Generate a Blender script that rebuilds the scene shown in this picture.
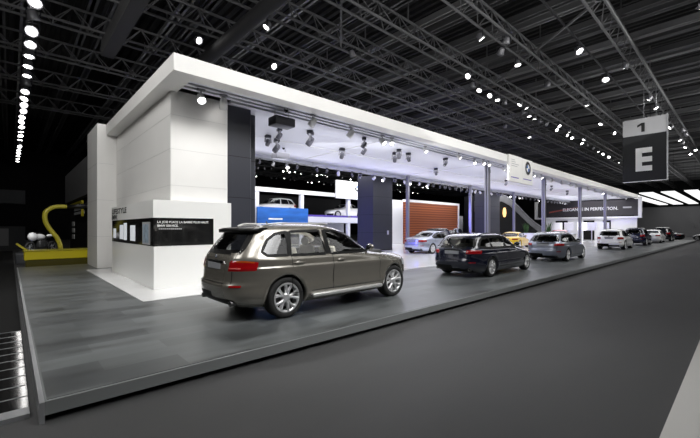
import bpy, bmesh, math, random
import numpy as np
from mathutils import Vector, Matrix
random.seed(7)
PI = math.pi
for o in list(bpy.data.objects): bpy.data.objects.remove(o)
C = bpy.context.scene.collection
SC = bpy.context.scene

# ------------------------------------------------------------------ camera, world, exposure, lights
cd = bpy.data.cameras.new('camera'); cam = bpy.data.objects.new('camera', cd); C.objects.link(cam)
cam.location = (0, 0, 1.85); cam.rotation_euler = (PI/2, 0, -math.radians(42.8))
cd.sensor_width = 36; cd.lens = 367/700*36; cd.shift_y = 9/700; cd.clip_end = 400
SC.camera = cam
SC.view_settings.view_transform = 'Standard'; SC.view_settings.look = 'None'
SC.view_settings.gamma = 1; SC.view_settings.use_curve_mapping = False
SC.view_settings.exposure = 0.0
w = bpy.data.worlds.new('world'); SC.world = w; w.use_nodes = True
w.node_tree.nodes['Background'].inputs[0].default_value = (.75, .85, 1, 1)
w.node_tree.nodes['Background'].inputs[1].default_value = 0.02

def aim(o, target):
    d = Vector(target)-o.location
    o.rotation_euler = d.to_track_quat('-Z', 'Y').to_euler()
def area(loc, target, sx, sy, power, col=(1, 1, 1), spread=180):
    l = bpy.data.lights.new('area_light', 'AREA'); l.shape = 'RECTANGLE'; l.size = sx; l.size_y = sy
    l.energy = power; l.color = col; l.spread = math.radians(spread)
    o = bpy.data.objects.new('area_light', l); C.objects.link(o); o.location = loc; aim(o, target); return o
def spot(loc, target, power, ang=40, blend=.6, r=.12, col=(1, 1, 1)):
    l = bpy.data.lights.new('spot_light', 'SPOT'); l.energy = power; l.spot_size = math.radians(ang)
    l.spot_blend = blend; l.shadow_soft_size = r; l.color = col
    o = bpy.data.objects.new('spot_light', l); C.objects.link(o); o.location = loc; aim(o, target); return o
# rows of hall lamps above the aisle, washing the fascia, the cars and the floor
for X in (6, 20, 36, 54):
    area((X, 1.2, 11.6), (X, 10.5, 4.6), 13, 3.2, 530, (1, .99, .97), 110)
area((-4.5, 9.0, 9.0), (3.2, 13, 2.6), 7, 4.5, 640, (1, .99, .97))
area((7, -3, 10.5), (5.5, 6, 1.0), 5, 4, 130, (1, 1, 1), 60)  # added fill from the camera side for the suv flank
area((3, 0.5, 11.6), (3, 4, 0), 6, 3, 160)
# unseen area lights added: downlights for the white floor, uplights for the soffit
for X in (12, 21, 30, 39, 48, 56):
    area((X, 13.4, 5.55), (X, 13.4, 0), 7.5, 5, 205, (.93, .93, 1))
    area((X-1.5, 16.6, 4.9), (X-1.5, 13.5, 5.8), 8, .3, 34, (.88, .88, 1))
    area((X-1.5, 11.2, 4.9), (X-1.5, 13.5, 5.8), 8, .3, 24, (.9, .9, 1))
# show spots aimed at the cars and at the kiosk
for (X, p) in ((5.2, 1000), (13.3, 900), (21.5, 800), (35.5, 800), (44.8, 700), (54, 800)):
    spot((X-.5, 9.7, 5.6), (X, 6.3, .3), p*.75, 66, .9)
    spot((X-1.5, 4.7, 11.8), (X, 6.8, .5), p*1.6, 28, .9)
for X in (9.2, 17.4, 25.5, 29.5, 40):
    spot((X, 9.7, 5.6), (X, 7.4, .2), 420, 60, .9)
for X in (3.4, 4.3):
    spot((X, 9.9, 5.6), (X+.1, 11.2, 1.0), 28, 90, 1.0, col=(1, .98, .94))
spot((1.0, 12.0, 11.5), (1.6, 13.5, .2), 1500, 26, 1.0)
spot((1.0, 4.7, 11.5), (2.3, 7.2, .2), 700, 26, 1.0)
# blue violet wash between the kiosk and the broad pillar
area((10.5, 18.0, 3.0), (19, 18.4, 2.2), 2, 2, 160, (.16, .14, 1), 90)
area((28, 17.0, 3.0), (36, 18.4, 2.2), 2, 2, 110, (.2, .18, 1), 90)
spot((13.5, 14.5, 5.2), (18.7, 14.3, .9), 240, 40, .8, col=(.2, .2, 1))
area((88, 6, 6.8), (96, 6, 0), 30, 10, 500)
area((40, -6, 11), (40, -3, 0), 60, 3, 1300)
spot((.6, 21, 7), (1.2, 26, 1.3), 1500, 24, .8)  # added spot without a fixture, brightens the motorcycle
# unseen uplights added for floor bounce, greying the steelwork of the hall roof
area((14, 6, 6.6), (16, 8, 14), 16, 8, 170)
area((40, 2, 7.5), (42, 4, 14), 30, 8, 340)
# mezzanine and back of the stand
for X in (16.5, 26.5, 36, 46):
    area((X, 23.5, 6.5), (X, 27.5, 2.0), 7, .8, 300, (.95, .96, 1))
    area((X, 20.5, 6.0), (X, 20.5, 0), 7, 3, 170, (.95, .95, 1))
area((50, 14, 3.0), (59, 15, 2.5), 3, 10, 190, (1, 1, .98))

# ------------------------------------------------------------------ materials
M = {}
def mat(name, col, rough=.5, metal=0., emit=None, es=1., spec=.5, coat=0., alpha=1., noise=None, bump=None):
    m = bpy.data.materials.new(name); m.use_nodes = True; nt = m.node_tree; b = nt.nodes['Principled BSDF']
    b.inputs['Base Color'].default_value = (*col, 1); b.inputs['Roughness'].default_value = rough
    b.inputs['Metallic'].default_value = metal; b.inputs['Specular IOR Level'].default_value = spec
    b.inputs['Coat Weight'].default_value = coat; b.inputs['Coat Roughness'].default_value = .04
    b.inputs['Alpha'].default_value = alpha
    if emit: b.inputs['Emission Color'].default_value = (*emit, 1); b.inputs['Emission Strength'].default_value = es
    tc = nt.nodes.new('ShaderNodeTexCoord')
    if noise:   # scale vector, amount
        mp = nt.nodes.new('ShaderNodeMapping'); mp.inputs['Scale'].default_value = noise[0]
        n = nt.nodes.new('ShaderNodeTexNoise'); n.inputs['Scale'].default_value = 1; n.inputs['Detail'].default_value = 4
        r = nt.nodes.new('ShaderNodeMapRange'); r.inputs[1].default_value = .3; r.inputs[2].default_value = .7
        r.inputs[3].default_value = 1-noise[1]; r.inputs[4].default_value = 1+noise[1]
        x = nt.nodes.new('ShaderNodeVectorMath'); x.operation = 'SCALE'; x.inputs[0].default_value = col
        nt.links.new(tc.outputs['Object'], mp.inputs[0]); nt.links.new(mp.outputs[0], n.inputs[0])
        nt.links.new(n.outputs[0], r.inputs[0]); nt.links.new(r.outputs[0], x.inputs['Scale'])
        nt.links.new(x.outputs[0], b.inputs['Base Color'])
    if bump:
        n = nt.nodes.new('ShaderNodeTexNoise'); n.inputs['Scale'].default_value = bump[0]
        bp = nt.nodes.new('ShaderNodeBump'); bp.inputs['Strength'].default_value = bump[1]; bp.inputs['Distance'].default_value = .01
        nt.links.new(tc.outputs['Object'], n.inputs[0]); nt.links.new(n.outputs[0], bp.inputs['Height'])
        nt.links.new(bp.outputs[0], b.inputs['Normal'])
    M[name] = m; return m
mat('white', (.80, .79, .77), .45, noise=((.6, .6, .6), .03))
mat('white_gloss', (.82, .82, .82), .2)
mat('lilac_white', (.72, .73, .80), .5)
mat('kiosk_white', (.82, .82, .80), .35)
mat('black_wall', (.006, .006, .007), .9, spec=.1)
mat('hall_grey', (.035, .037, .04), .8, noise=((.3, .3, .3), .3))
mat('mid_grey', (.16, .16, .165), .7)
mat('black', (.006, .006, .007), .35)
mat('matte_black', (.008, .008, .008), .85, spec=.2)
mat('pillar', (.032, .034, .045), .38)
mat('deck', (.030, .030, .031), .75)
mat('beam', (.20, .20, .205), .6, metal=.2)
mat('beam_light', (.38, .38, .385), .5, metal=.2)
mat('duct', (.10, .10, .102), .6)
mat('beam_dark', (.045, .045, .048), .65, metal=.2)
mat('steel', (.55, .56, .58), .35, metal=.8)
mat('post', (.30, .30, .33), .4, metal=.5)
mat('aisle', (.060, .060, .061), .7, noise=((.35, .9, 1), .10), bump=(220, .15))
mat('strip_light', (.62, .61, .58), .6, bump=(200, .1))
mat('platform_edge', (.19, .20, .20), .5)
mat('white_floor', (.80, .80, .80), .12, noise=((.8, .8, .8), .04))
mat('far_glow', (.8, .8, .8), .5, emit=(1, 1, 1), es=1.1)
mat('lamp_glow', (1, 1, 1), .4, emit=(1, .98, .95), es=14)
mat('lamp_soft', (1, 1, 1), .4, emit=(1, .98, .95), es=2.2)
mat('fixture_grey', (.30, .30, .32), .4, metal=.5)
mat('fixture_dark', (.035, .035, .045), .4, metal=.3)
mat('blue', (.02, .13, .48), .4, noise=((.5, .5, 3), .25))
mat('violet', (.10, .06, .40), .4)
mat('yellow', (.62, .52, .01), .35)
mat('yellow_tube', (.50, .44, .04), .3)
mat('stage_head', (.13, .13, .15), .35, metal=.4)
mat('brown_pic', (.16, .10, .055), .5, noise=((3, 3, 3), .7))
mat('sky_pic', (.30, .38, .46), .4, noise=((6, 6, 6), .4))
mat('screen_pic', (.7, .72, .75), .4, emit=(.8, .85, .9), es=.35)
mat('banner', (.030, .027, .028), .5)
mat('red_streak', (.30, .07, .05), .5)
mat('letter_white', (.85, .85, .84), .5)
mat('joint', (.62, .62, .61), .6)
mat('tail_lens', (.55, .10, .09), .15, coat=1)
mat('letter_grey', (.45, .45, .46), .5)
mat('letter_black', (.01, .01, .01), .5)
mat('sign_dark', (.010, .011, .013), .55)
mat('sign_white', (.42, .42, .43), .55)
mat('logo_blue', (.02, .12, .42), .35)
mat('orange_glow', (.9, .5, .15), .5, emit=(1, .6, .25), es=1.6)
mat('counter_reflection', (.07, .06, .006), .3)
mat('plant', (.03, .09, .02), .6)
# car materials
def paint(name, col, metal=.45, rough=.28):
    return mat(name, col, rough, metal, coat=1.0, noise=((60, 60, 60), .03))
paint('paint_taupe', (.205, .192, .165), .55, .27)
paint('paint_navy', (.006, .008, .022), .3, .25)
paint('paint_silverblue', (.23, .25, .31), .7, .3)
paint('paint_white', (.80, .80, .80), 0, .3)
paint('paint_darkblue', (.012, .016, .045), .3, .25)
paint('paint_black', (.006, .006, .008), .2, .25)
paint('paint_silver', (.42, .45, .55), .7, .3)
paint('paint_yellow', (.75, .48, .01), .1, .3)
paint('paint_red', (.35, .01, .01), .1, .3)
mat('tyre', (.012, .012, .012), .75)
mat('alloy', (.72, .72, .73), .3, metal=.75)
mat('brake', (.10, .10, .10), .4, metal=.7)
mat('chrome', (.75, .75, .76), .12, metal=1)
mat('car_trim', (.006, .006, .006), .4, spec=.12)
mat('cladding', (.06, .058, .052), .5)
mat('silver_trim', (.50, .50, .49), .35, metal=.5)
mat('tail_red', (.27, .004, .006), .12, coat=1)
mat('tail_amber', (.42, .07, .01), .12, coat=1)
mat('headlamp', (.65, .67, .70), .1, coat=1)
mat('plate', (.26, .27, .29), .4)
mat('leather', (.78, .74, .64), .55)
mat('leather_dark', (.03, .03, .03), .5)
mat('carpet_dark', (.01, .01, .01), .9)
def glass(name, tint, mixf):
    m = bpy.data.materials.new(name); m.use_nodes = True; nt = m.node_tree
    for n in list(nt.nodes):
        if n.type != 'OUTPUT_MATERIAL': nt.nodes.remove(n)
    out = nt.nodes[0]
    g = nt.nodes.new('ShaderNodeBsdfGlossy'); g.inputs['Roughness'].default_value = .02; g.inputs['Color'].default_value = (1, 1, 1, 1)
    t = nt.nodes.new('ShaderNodeBsdfTransparent'); t.inputs['Color'].default_value = (*tint, 1)
    lw = nt.nodes.new('ShaderNodeFresnel'); lw.inputs['IOR'].default_value = 1.5
    mx = nt.nodes.new('ShaderNodeMixShader')
    nt.links.new(lw.outputs[0], mx.inputs[0]); nt.links.new(t.outputs[0], mx.inputs[1]); nt.links.new(g.outputs[0], mx.inputs[2])
    nt.links.new(mx.outputs[0], out.inputs[0]); M[name] = m
glass('glass', (.80, .81, .80), .1)
glass('glass_dark', (.30, .31, .31), .1)
mat('glass_solid', (.012, .014, .017), .06, spec=.7)

def platform_mat():
    m = mat('platform', (.12, .125, .125), .33); nt = m.node_tree; b = nt.nodes['Principled BSDF']
    tc = nt.nodes.new('ShaderNodeTexCoord')
    br = nt.nodes.new('ShaderNodeTexBrick'); br.inputs['Scale'].default_value = 1; br.inputs['Brick Width'].default_value = 1.6
    br.inputs['Row Height'].default_value = .42; br.inputs['Mortar Size'].default_value = 0.0
    br.inputs['Color1'].default_value = (.058, .063, .065, 1); br.inputs['Color2'].default_value = (.118, .127, .129, 1); br.inputs['Bias'].default_value = 0
    nt.links.new(tc.outputs['Object'], br.inputs[0])
    mp = nt.nodes.new('ShaderNodeMapping'); mp.inputs['Scale'].default_value = (.5, 2.4, 1)
    n = nt.nodes.new('ShaderNodeTexNoise'); n.inputs['Scale'].default_value = 1.2; n.inputs['Detail'].default_value = 5; n.inputs['Distortion'].default_value = .6
    nt.links.new(tc.outputs['Object'], mp.inputs[0]); nt.links.new(mp.outputs[0], n.inputs[0])
    r = nt.nodes.new('ShaderNodeMapRange'); r.inputs[1].default_value = .3; r.inputs[2].default_value = .7; r.inputs[3].default_value = .62; r.inputs[4].default_value = 1.38
    nt.links.new(n.outputs[0], r.inputs[0])
    x = nt.nodes.new('ShaderNodeVectorMath'); x.operation = 'SCALE'
    nt.links.new(br.outputs[0], x.inputs[0]); nt.links.new(r.outputs[0], x.inputs['Scale']); nt.links.new(x.outputs[0], b.inputs['Base Color'])
    r2 = nt.nodes.new('ShaderNodeMapRange'); r2.inputs[3].default_value = .24; r2.inputs[4].default_value = .5
    nt.links.new(n.outputs[0], r2.inputs[0]); nt.links.new(r2.outputs[0], b.inputs['Roughness'])
platform_mat()
def wave_mat(name, c1, c2, scale, axis, rough=.4):
    m = mat(name, c1, rough); nt = m.node_tree; b = nt.nodes['Principled BSDF']
    tc = nt.nodes.new('ShaderNodeTexCoord'); wv = nt.nodes.new('ShaderNodeTexWave'); wv.bands_direction = axis
    wv.inputs['Scale'].default_value = scale; wv.inputs['Distortion'].default_value = 1.2; wv.inputs['Detail Scale'].default_value = .6
    cr = nt.nodes.new('ShaderNodeValToRGB'); cr.color_ramp.elements[0].color = (*c1, 1); cr.color_ramp.elements[1].color = (*c2, 1)
    nt.links.new(tc.outputs['Object'], wv.inputs[0]); nt.links.new(wv.outputs['Fac'], cr.inputs[0]); nt.links.new(cr.outputs[0], b.inputs['Base Color'])
wave_mat('wood', (.17, .035, .010), (.36, .10, .030), 1.2, 'Z')
wave_mat('gloss_black', (.010, .010, .010), (.014, .014, .014), 1, 'X', .08)

# ------------------------------------------------------------------ mesh helpers
class MB:
    def __init__(s): s.v = []; s.f = []; s.m = []; s.sm = []
    def add(s, vs, fs, mi=0, smooth=False):
        n = len(s.v); s.v += [tuple(v) for v in vs]
        s.f += [tuple(i+n for i in f) for f in fs]; s.m += [mi]*len(fs); s.sm += [smooth]*len(fs); return s
    def box(s, x0, x1, y0, y1, z0, z1, mi=0):
        v = [(x, y, z) for x in (x0, x1) for y in (y0, y1) for z in (z0, z1)]
        return s.add(v, [(0, 1, 3, 2), (4, 6, 7, 5), (0, 4, 5, 1), (2, 3, 7, 6), (0, 2, 6, 4), (1, 5, 7, 3)], mi)
    def rbox(s, x0, x1, y0, y1, z0, z1, r=.02, seg=2, mi=0, T=None):
        bm = bmesh.new(); bmesh.ops.create_cube(bm, size=1)
        for v in bm.verts: v.co = Vector(((x0+x1)/2+v.co.x*(x1-x0), (y0+y1)/2+v.co.y*(y1-y0), (z0+z1)/2+v.co.z*(z1-z0)))
        bmesh.ops.bevel(bm, geom=list(bm.edges), offset=r, segments=seg, profile=.5, affect='EDGES')
        if T: bmesh.ops.transform(bm, matrix=T, verts=bm.verts)
        bm.verts.index_update()
        s.add([v.co.copy() for v in bm.verts], [tuple(v.index for v in f.verts) for f in bm.faces], mi, seg > 1); bm.free(); return s
    def bar(s, a, b, w, h=None, mi=0):      # rectangular bar
        h = h or w; a = Vector(a); b = Vector(b); d = (b-a).normalized()
        up = Vector((0, 0, 1)) if abs(d.z) < .95 else Vector((1, 0, 0))
        sx = d.cross(up).normalized()*w/2; sy = sx.normalized().cross(d)*h/2
        v = [p+i*sx+j*sy for p in (a, b) for i, j in ((-1, -1), (1, -1), (1, 1), (-1, 1))]
        return s.add(v, [(0, 1, 2, 3), (7, 6, 5, 4), (0, 4, 5, 1), (1, 5, 6, 2), (2, 6, 7, 3), (3, 7, 4, 0)], mi)
    def tube(s, pts, r, n=8, mi=0, caps=True):
        pts = [Vector(p) for p in pts]; rs = r if isinstance(r, (list, tuple)) else [r]*len(pts); V = []; prev = None
        for i, p in enumerate(pts):
            d = (pts[min(i+1, len(pts)-1)]-pts[max(i-1, 0)]).normalized()
            if prev is None:
                up = Vector((0, 0, 1)) if abs(d.z) < .9 else Vector((1, 0, 0)); sx = d.cross(up).normalized()
            else: sx = (prev-d*prev.dot(d)).normalized()
            prev = sx; sy = d.cross(sx)
            V += [p+(sx*math.cos(2*PI*k/n)+sy*math.sin(2*PI*k/n))*rs[i] for k in range(n)]
        F = [(i*n+k, i*n+(k+1) % n, (i+1)*n+(k+1) % n, (i+1)*n+k) for i in range(len(pts)-1) for k in range(n)]
        if caps: F += [tuple(range(n)), tuple(range((len(pts)-1)*n, len(pts)*n))]
        return s.add(V, F, mi, True)
    def lathe(s, prof, c=(0, 0, 0), axis='z', n=24, mi=0):   # prof: (r, h)
        V = []
        for r, h in prof:
            for k in range(n):
                a = 2*PI*k/n; x, y, z = r*math.cos(a), r*math.sin(a), h
                if axis == 'y': x, y, z = x, h, y
                if axis == 'x': x, y, z = h, x, y
                V.append((c[0]+x, c[1]+y, c[2]+z))
        F = [(i*n+k, i*n+(k+1) % n, (i+1)*n+(k+1) % n, (i+1)*n+k) for i in range(len(prof)-1) for k in range(n)]
        return s.add(V, F, mi, True)
    def ell(s, c, r, nu=14, nv=9, mi=0, T=None):
        V = [Vector((r[0]*math.cos(2*PI*i/nu)*math.sin(PI*j/nv), r[1]*math.sin(2*PI*i/nu)*math.sin(PI*j/nv), r[2]*math.cos(PI*j/nv))) for j in range(nv+1) for i in range(nu)]
        if T: V = [T@v for v in V]
        V = [v+Vector(c) for v in V]
        return s.add(V, [(j*nu+i, j*nu+(i+1) % nu, (j+1)*nu+(i+1) % nu, (j+1)*nu+i) for j in range(nv) for i in range(nu)], mi, True)
    def prism(s, poly, a, b, plane='xz', mi=0):   # extrude polygon along the axis left out
        def P(u, v, t): return {'xz': (u, t, v), 'yz': (t, u, v), 'xy': (u, v, t)}[plane]
        n = len(poly); V = [P(u, v, a) for u, v in poly]+[P(u, v, b) for u, v in poly]
        return s.add(V, [tuple(range(n)), tuple(range(2*n-1, n-1, -1))]+[(i, (i+1) % n, n+(i+1) % n, n+i) for i in range(n)], mi)
    def grid(s, rows, mi=0, smooth=True):
        n = len(rows[0]); V = [p for r in rows for p in r]
        return s.add(V, [(j*n+i, j*n+i+1, (j+1)*n+i+1, (j+1)*n+i) for j in range(len(rows)-1) for i in range(n-1)], mi, smooth)
    def build(s, name, mats, parent=None, merge=False, recalc=True):
        me = bpy.data.meshes.new(name); me.from_pydata([tuple(v) for v in s.v], [], s.f)
        if not isinstance(mats, (list, tuple)): mats = [mats]
        for m in mats: me.materials.append(M[m] if isinstance(m, str) else m)
        me.polygons.foreach_set('material_index', s.m); me.polygons.foreach_set('use_smooth', s.sm)
        if merge or recalc:
            bm = bmesh.new(); bm.from_mesh(me)
            if merge: bmesh.ops.remove_doubles(bm, verts=bm.verts, dist=.0008)
            bmesh.ops.recalc_face_normals(bm, faces=bm.faces); bm.to_mesh(me); bm.free()
        me.update(); o = bpy.data.objects.new(name, me); C.objects.link(o)
        if parent is not None: o.parent = parent
        return o
def thing(name, label, cat, loc=(0, 0, 0), rz=0, group=None):
    o = bpy.data.objects.new(name, None); C.objects.link(o); o.location = loc; o.rotation_euler = (0, 0, rz)
    o.empty_display_size = .2
    return tag(o, label, cat, group)
def tag(o, label=None, cat=None, group=None):
    if label: o['label'] = label
    if cat: o['category'] = cat
    if group: o['group'] = group
    return o
def struct(name, mb, m, merge=False):
    o = mb.build(name, m) if isinstance(mb, MB) else mb
    o['kind'] = 'structure'; return o
def dup(root, loc, rot=None, label=None, group=None):
    r = root.copy(); C.objects.link(r); r.location = loc
    if rot is not None: r.rotation_euler = rot if isinstance(rot, (tuple, list)) else (0, 0, rot)
    if label: r['label'] = label
    if group: r['group'] = group
    for ch in list(root.children):
        c = ch.copy(); C.objects.link(c); c.parent = r; c.matrix_parent_inverse = ch.matrix_parent_inverse.copy()
        for g in ch.children:
            d = g.copy(); C.objects.link(d); d.parent = c; d.matrix_parent_inverse = g.matrix_parent_inverse.copy()
    return r
def text(name, body, size, loc, rot, m, parent, bold=.0, sx=1., depth=.004, align='LEFT'):
    cu = bpy.data.curves.new(name, 'FONT'); cu.body = body; cu.size = size; cu.offset = bold*size; cu.extrude = depth
    cu.align_x = align; cu.resolution_u = 2
    o = bpy.data.objects.new(name, cu); C.objects.link(o)
    me = bpy.data.meshes.new_from_object(o.evaluated_get(bpy.context.evaluated_depsgraph_get()))
    bpy.data.objects.remove(o); me.materials.clear(); me.materials.append(M[m])
    o = bpy.data.objects.new(name, me); C.objects.link(o)
    for v in me.vertices: v.co.x *= sx
    # bake the placement into the mesh so the part sits at its parent's origin
    T = Matrix.Translation(Vector(loc))@Matrix.Rotation(rot[2], 4, 'Z')@Matrix.Rotation(rot[1], 4, 'Y')@Matrix.Rotation(rot[0], 4, 'X')
    me.transform(T)
    if parent is not None: o.parent = parent
    return o
FRONT = (PI/2, 0, 0)            # text facing -Y
LEFT = (PI/2, 0, -PI/2)         # text facing -X
def roundel(parent, c, r, facing, dpt=.03, name='emblem'):
    # round emblem: black ring, thin silver rim and blue and white quarters; facing '-y' or '-x'
    def P(u, v, t): return (c[0]+u, c[1]-t, c[2]+v) if facing == '-y' else (c[0]-t, c[1]-u, c[2]+v)
    mb = MB(); n = 32
    def ring(r0, r1, t, mi):
        V = []; F = []
        for k in range(n):
            a = 2*PI*k/n; V += [P(r0*math.cos(a), r0*math.sin(a), t), P(r1*math.cos(a), r1*math.sin(a), t), P(r1*math.cos(a), r1*math.sin(a), 0)]
        for k in range(n):
            j = (k+1) % n; F += [(3*k, 3*k+1, 3*j+1, 3*j), (3*k+1, 3*k+2, 3*j+2, 3*j+1)]
        mb.add(V, F, mi)
    ring(.93*r, r, dpt, 0); ring(.58*r, .93*r, dpt*.8, 1); ring(.54*r, .58*r, dpt, 0)
    for q in range(4):
        pts = [P(0, 0, dpt*.85)]+[P(.54*r*math.cos(q*PI/2+k*PI/16), .54*r*math.sin(q*PI/2+k*PI/16), dpt*.85) for k in range(9)]
        mb.add(pts, [tuple(range(10))], 2 if q % 2 else 3)
    return mb.build(name, ['chrome', 'letter_black', 'logo_blue', 'letter_white'], parent, recalc=False)

# ------------------------------------------------------------------ hall shell
struct('floor', MB().box(-25, 130, -14, 75, -.1, 0), 'aisle')
struct('wall_back', MB().box(-25, 130, 75, 75.3, 0, 15.5), 'black_wall')
struct('wall_left', MB().box(-25.3, -25, -14, 75, 0, 15.5), 'black_wall')
struct('wall_right', MB().box(130, 130.3, -14, 75, 0, 15.5), 'hall_grey')
struct('wall_front', MB().box(-25, 130, -14.3, -14, 0, 15.5), 'black_wall')
mb = MB(); rows = [[], []]      # corrugated roof deck, ribs along the depth of the hall
x = -25
while x < 130:
    for dx, z in ((0, 15.0), (.18, 15.0), (.26, 15.16), (.44, 15.16), (.52, 15.0)):
        rows[0].append((x+dx, -14, z)); rows[1].append((x+dx, 75, z))
    x += .52
mb.grid(rows, smooth=False)
mb.box(-25, 130, -14, 75, 15.2, 15.4)
struct('ceiling', mb, 'deck')
# pale walkway strip and dark floor panels left of the platform
struct('trim_1', MB().box(-6, 120, -2.5, .52, 0, .006), 'strip_light')
mb = MB()
y = 4.93
while y < 8.5:
    mb.box(-3.2, .14, y, y+.36, 0, .03, 0); mb.box(-3.2, .14, y+.36, y+.38, 0, .034, 1); y += .38
mb.box(-3.2, .14, 4.74, 4.93, 0, .045, 2)
struct('floor_panels', mb, ['gloss_black', 'steel', 'steel'])
struct('trim_2', MB().box(-20, .14, 8.55, 40, 0, .02), 'matte_black')

# platform
PZ = .2
struct('floor_platform', MB().box(.24, 68, 4.52, 20.6, .07, PZ).box(.2, .24, 4.5, 20.6, .0, PZ+.004, 2).box(.42, 67.8, 4.72, 20.5, 0, .07, 1), ['platform_edge', 'matte_black', 'steel'])  # recessed base coloured black for the shadow gap under the overhang
struct('floor_grey', MB().box(.26, 68, 4.56, 20.6, PZ, PZ+.006), 'platform')
struct('floor_white', MB().box(2.17, 3.4, 9.15, 17.6, PZ+.006, PZ+.014).box(3.4, 60, 9.15, 20.5, PZ+.006, PZ+.014).box(11, 60, 20.5, 34, 0, PZ+.014), 'white_floor')
FW = PZ+.014; FG = PZ+.006

# ------------------------------------------------------------------ canopy
can = thing('canopy_roof', 'long white canopy roof with a deep fascia over the whole stand', 'canopy', (2.9, 9.4, 5.7))
def loc_box(mb, x0, x1, y0, y1, z0, z1, mi=0): return mb.box(x0-2.9, x1-2.9, y0-9.4, y1-9.4, z0-5.7, z1-5.7, mi)
XE = 59
mb = MB(); loc_box(mb, 2.9, XE, 9.4, 9.5, 5.68, 6.1); loc_box(mb, 3.0, XE, 9.5, 9.85, 5.68, 5.74)
mb.build('front_fascia', 'white', can)
mb = MB(); loc_box(mb, 2.9, 3.0, 9.5, 17.9, 5.68, 6.1); loc_box(mb, 3.0, 3.45, 9.85, 17.9, 5.68, 5.74)
mb.build('side_fascia', 'white', can)
mb = MB(); loc_box(mb, 3.0, XE, 9.5, 17.4, 6.0, 6.08)
mb.build('roof_deck', 'mid_grey', can)
mb = MB(); loc_box(mb, 5.0, XE, 10.75, 17.2, 5.7, 5.78)
mb.build('soffit_panel', 'lilac_white', can)
mb = MB()
x = 12.
while x < XE: loc_box(mb, x-.03, x+.03, 10.75, 17.2, 5.68, 5.70); x += 9
loc_box(mb, 5, XE, 13.9, 13.96, 5.68, 5.70)
mb.build('soffit_joint', 'white_gloss', can)
for (y0, y1) in ((9.92, 10.06), (10.2, 10.34), (10.48, 10.62)):
    mb = MB(); loc_box(mb, 3.45, XE, y0, y1, 5.72, 5.80); mb.build('track_slat', 'lilac_white', can)
mb = MB(); loc_box(mb, 5, XE, 17.2, 17.35, 5.55, 5.98); mb.build('rear_fascia', 'lilac_white', can)

# white tall wall block, its panel joints, and the white end wall
mb = MB().box(3.28, 4.93, 10.9, 18.3, PZ+.014, 5.72)
wl = mb.build('panel_wall', 'white'); tag(wl, 'tall white panelled wall rising behind the kiosk to the canopy', 'wall')
mb = MB()
for z in (3.05, 4.07, 5.03):
    mb.box(3.28, 4.93, 10.895, 10.9, z-.005, z+.005); mb.box(3.275, 3.28, 10.9, 17.85, z-.005, z+.005)
j = mb.build('panel_joint', 'joint', wl)
ew = MB().box(2.6, 3.275, 17.95, 20.5, FG, 6.12).build('end_wall', 'white'); tag(ew, 'narrow white end wall standing at the far left of the canopy', 'wall')
mb = MB()
for z in (1.5, 3.0, 4.5): mb.box(2.6, 3.17, 17.943, 17.95, z-.006, z+.006); mb.box(2.593, 2.6, 17.95, 20.5, z-.006, z+.006)
mb.build('panel_joint', 'joint', ew)

def pillar(x0, x1, y0, y1, z1, label):
    t = thing('pillar', label, 'pillar', ((x0+x1)/2, (y0+y1)/2, FW))
    a, b = (x1-x0)/2, (y1-y0)/2
    MB().rbox(-a, a, -b, b, 0, z1-FW, .015, 1).build('cladding', 'pillar', t)
    mb = MB()
    for z in (1.3, 2.6, 3.9): mb.box(-a-.002, a+.002, -b-.002, b+.002, z-.006, z+.006)
    mb.build('joint', 'matte_black', t)
    MB().box(-a+.02, a-.02, -b-.012, -b-.001, .0, .1).build('base_plate', 'black', t)
    return t
pillar(4.96, 5.75, 10.95, 12.6, 5.69, 'charcoal pillar right beside the white panelled wall')
p = pillar(5.8, 6.15, 11.4, 12.9, 5.69, 'narrow black pillar squeezed behind the nearest charcoal pillar')
p = pillar(18.9, 21.0, 18.0, 19.6, 5.6, 'broad dark blue pillar behind the bonnet of the taupe suv')
MB().box(.45, .62, -.83, -.80, 1.15, 1.45).build('switch_plate', 'letter_grey', p)
pillar(36.2, 38.6, 18.0, 19.6, 5.6, 'dark blue pillar beyond the silver posts, left of the black ramp')

def post(x, y, s, label, z1=5.68):
    t = thing('support_post', label, 'post', (x, y, FW), group='silver canopy posts')
    mb = MB()
    for a in (-1, 1):
        for b in (-1, 1): mb.rbox(a*s/2-.05, a*s/2+.05, b*s/2-.05, b*s/2+.05, .02, z1-FW, .012, 1)
    mb.box(-s/2+.03, s/2-.03, -s/2+.03, s/2-.03, .02, z1-FW)
    mb.build('shaft', 'post', t)
    MB().rbox(-s, s, -s, s, 0, .03, .01, 1).build('foot_plate', 'steel', t)
    MB().rbox(-s*.9, s*.9, -s*.9, s*.9, z1-FW-.06, z1-FW, .01, 1).build('head_plate', 'steel', t)
    return t
names = ['first', 'second', 'third', 'last']
for i, x in enumerate((21, 30, 39, 48)): post(x, 10.55, .15, 'thick silver post under the fascia, %s counting from the kiosk' % names[i], 5.70)
for i, x in enumerate((21.4, 30.4, 39.5)): post(x, 16.88, .11, 'slim silver post under the rear soffit edge, %s counting from the kiosk' % names[i], 5.68)

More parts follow.
